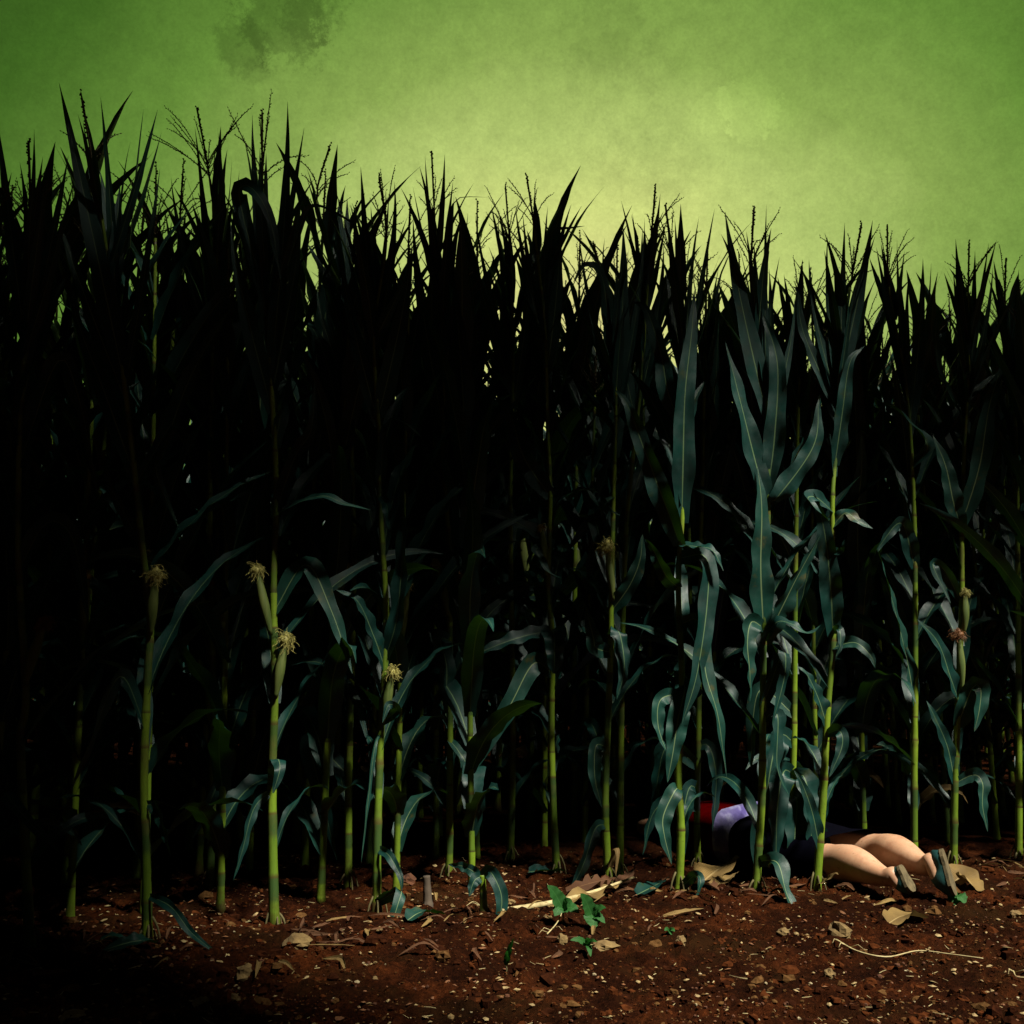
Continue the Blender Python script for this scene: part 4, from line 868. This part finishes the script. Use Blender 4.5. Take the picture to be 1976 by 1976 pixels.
# loose gravel, straw bits and clods nobody could count
def scatter(name, n, mats, label, cat, fn, seed):
    mb = MB(); rng = random.Random(seed)
    for i in range(n):
        y = 2.1 + 2.7 * rng.random() ** 1.4; x = rng.uniform(-.52, .52) * y
        if noise.noise(Vector((x * 2.6, y * 2.6, seed))) + .55 * noise.noise(Vector((x * 9, y * 9, seed))) < rng.uniform(-.5, .35): continue
        z = ground_h(x, y) + (.030 * max(0, noise.noise(Vector((x * 16, y * 16, 0)))) + .015 * noise.noise(Vector((x * 45, y * 45, 5))) if 2 < y < 5.2 else 0) - .010; fn(mb, Vector((x, y, z)), rng, i)
    o = mb.build(name, mats, smooth=False); tag(o, label, cat, kind='stuff')
def peb(mb, p, rng, i):
    s = .0012 + .0042 * rng.random() ** 2.2; s *= (1 if rng.random() < .95 else 1.9)
    mb.blob(p + Vector((0, 0, .010 + s * .2)), s * rng.uniform(.8, 1.5), s, s * .7, Matrix.Rotation(rng.uniform(0, 3), 3, 'Z'), i % 50, .35, (3, 5), rng.choice((0, 1, 1, 1, 1, 2)))
scatter('gravel', 6500, [M['stone'], M['stone_red'], simple('pale_grit', (.10, .065, .026), (.40, .34, .20), 90, .9)], 'loose grit and pebbles strewn over the red soil', 'gravel', peb, 21)
def bit(mb, p, rng, i):
    a = rng.uniform(0, 3.14); L = rng.uniform(.008, .03) * (1 if rng.random() < .85 else 2); d = Vector((math.cos(a), math.sin(a) , rng.uniform(-.1, .25))) * L; q = p + Vector((0, 0, .015))
    mb.tube([q - d / 2, q + Vector((-d.y, d.x, 0)) * rng.uniform(-.1, .1), q + d / 2], [.0008, .0009, .0005], 4, caps=False)
scatter('straw_litter', 700, M['straw'], 'scraps of straw and dead leaf littering the soil', 'straw', bit, 22)
def clod(mb, p, rng, i):
    s = .004 + .020 * rng.random() ** 2.5
    mb.blob(p + Vector((0, 0, .004)), s * rng.uniform(.8, 1.5), s, s * .7, Matrix.Rotation(rng.uniform(0, 3), 3, 'Z'), i % 60, .5, (5, 7))
def flake(mb, p, rng, i):
    a = rng.uniform(0, 6.28); L = rng.uniform(.004, .011) * (1 if rng.random() < .9 else 1.8); w = L * rng.uniform(.4, .8); u = Vector((math.cos(a), math.sin(a), rng.uniform(-.3, .3))) * L; v = Vector((-math.sin(a), math.cos(a), rng.uniform(-.4, .4))) * w
    c = p + Vector((0, 0, .015)); b0 = len(mb.v); k = rng.randint(4, 6); ring = [c + u * math.cos(6.28 * q / k) * rng.uniform(.6, 1.2) + v * math.sin(6.28 * q / k) * rng.uniform(.6, 1.2) for q in range(k)]
    mb.v += [tuple(q) for q in ring] + [tuple(c + Vector((0, 0, .003)))]
    mi = rng.choice((0, 0, 1))
    for q in range(k): mb.f.append((b0 + q, b0 + (q + 1) % k, b0 + k)); mb.uv += [(0, 0)] * 3; mb.mi.append(mi)
scatter('leaf_scraps', 2400, [simple('scrap_tan', (.14, .09, .035), (.36, .27, .12), 60, .8), simple('scrap_brown', (.08, .03, .012), (.20, .085, .03), 60, .8)], 'torn scraps of dead leaf scattered over the soil', 'leaf litter', flake, 24)
CL = [simple('clod_dark', (.008, .0022, .001), (.034, .010, .0035), 60, 1, .8, .004, spec=.03), simple('clod_rust', (.024, .0065, .002), (.080, .024, .007), 60, 1, .8, .004, spec=.03), simple('clod_tan', (.036, .016, .005), (.12, .062, .022), 60, 1, .8, .004, spec=.03)]
def clod(mb, p, rng, i):
    s = .003 + .012 * rng.random() ** 3 if rng.random() < .97 else rng.uniform(.014, .026)
    mb.blob(p + Vector((0, 0, .010)), s * rng.uniform(.8, 1.5), s, s * .7, Matrix.Rotation(rng.uniform(0, 3), 3, 'Z'), i % 60, .5, (4, 6), rng.choice((0, 0, 0, 1, 1, 2)))
scatter('soil_clods', 11000, CL, 'crumbled clods of dark red soil', 'soil', clod, 23)
def strip(mb, p, rng, i):
    r = p.y - (3.54 + .43 * p.x)
    if abs(r - .05) > .12 + .35 * rng.random() ** 2: return
    a = rng.uniform(0, 6.28); L = rng.uniform(.04, .17); d = Vector((math.cos(a), math.sin(a), 0)); e = Vector((-d.y, d.x, 0)); c = p + Vector((0, 0, .016))
    P = [c, c + d * L * .4 + e * L * rng.uniform(-.15, .15) + Vector((0, 0, rng.uniform(.0, .025))), c + d * L + e * L * rng.uniform(-.3, .3)]
    P = [Vector((q.x, q.y, max(q.z, ground_h(q.x, q.y) + .012))) for q in P]
    b = len(mb.f); leaf_blade(mb, P, rng.uniform(.006, .020), Vector((0, -.2, 1)), (rng.uniform(-40, 40), rng.uniform(-90, 90)), 35, .1, i, n=9); mi = rng.choice((0, 1, 1)); mb.mi[b:] = [mi] * (len(mb.f) - b)
scatter('husk_litter', 1500, [M['dry'], M['brown']], 'shredded dry husks and leaf strips around the feet of the stalks', 'leaf litter', strip, 26)
def grain(mb, p, rng, i):
    s = .0012 + .0030 * rng.random() ** 2
    mb.blob(p + Vector((0, 0, .011)), s * rng.uniform(.8, 1.6), s, s * .8, None, i % 60, .5, (2, 4), rng.choice((0, 1, 1, 2, 2)))
scatter('soil_grains', 30000, CL, 'fine crumbs of rust red soil', 'soil', grain, 25)

# ------------------------------------------------------------------ added unseen tree, its crown shaped to shade the left and the upper corn
T0 = Vector((-4.6, .6, 0)); rt = empty('added_shade_tree', T0); tag(rt, 'added unseen tree with a crown shaped to shade the corn', 'tree')
mb = MB(); rng = random.Random(9)
mb.tube(catmull([T0 - Vector((0, 0, .2)), T0 + Vector((.1, .1, 1.8)), T0 + Vector((.5, .5, 3.4)), T0 + Vector((1.4, 1.2, 5.6))], 24), [.32 - .2 * i / 23 for i in range(24)], 12)
for k in range(16):
    b = T0 + Vector((.5 + .05 * k, .5 + .04 * k, 3.4 + .14 * k)); ex = -4.5 + 8.2 * k / 15; ey = rng.uniform(3.0, 5.2) if ex > .5 else rng.uniform(.5, 5)
    e = Vector((ex, ey, .642 * ey + .82 + rng.uniform(1.0, 1.9)));  e.z = max(e.z, 5.0)
    mb.tube(catmull([b, b.lerp(e, .5) + Vector((0, 0, .9)), e], 14), [.10 - .085 * i / 13 for i in range(14)], 7)
mb.build('trunk', M['bark'], rt, org=T0)
mb = MB(); cnt = 0
EX = [-6, .7, .9, 1.06, 1.39, 1.84, 2.09, 2.28, 2.88, 3.33, 6.5]; EY = [-1.5, -1.5, 1.45, 1.52, 1.66, 1.9, 2.19, 2.33, 2.44, 2.68, 3.0]  # crown outline, laid out to place the shadow edge on the corn
while cnt < 26000:
    x = rng.uniform(-5.2, 6.0); y = rng.uniform(-1.6, 6.4); yf = float(np.interp(x, EX, EY)) + .35 * noise.noise(Vector((x * 1.4, y * 1.4, 2)))
    if y < yf and not (x < .95 + (1.48 - y) * 1.15 and y < 1.48): continue
    z = max(4.75, .642 * y + 1.25) + abs(rng.gauss(0, .38)) + .25 * noise.noise(Vector((x, y, 7)))
    if noise.noise(Vector((x * 2.2, y * 2.2, z * 2))) < -.32: continue
    c = Vector((x, y, z)); cnt += 1
    a = Vector((rng.gauss(0, 1), rng.gauss(0, 1), rng.gauss(0, .35))).normalized(); e = a.orthogonal().normalized(); e.rotate(Matrix.Rotation(rng.uniform(0, 6.28), 3, a)); q = rng.uniform(.10, .17)
    b0 = len(mb.v); mb.v += [tuple(c - a * q), tuple(c + e * q * .55), tuple(c + a * q), tuple(c - e * q * .55)]; mb.f.append((b0, b0 + 1, b0 + 2, b0 + 3)); mb.uv += [(0, 0), (1, 0), (1, 1), (0, 1)]; mb.mi.append(0)
mb.build('crown', M['added_tree_leaf'], rt, org=T0)
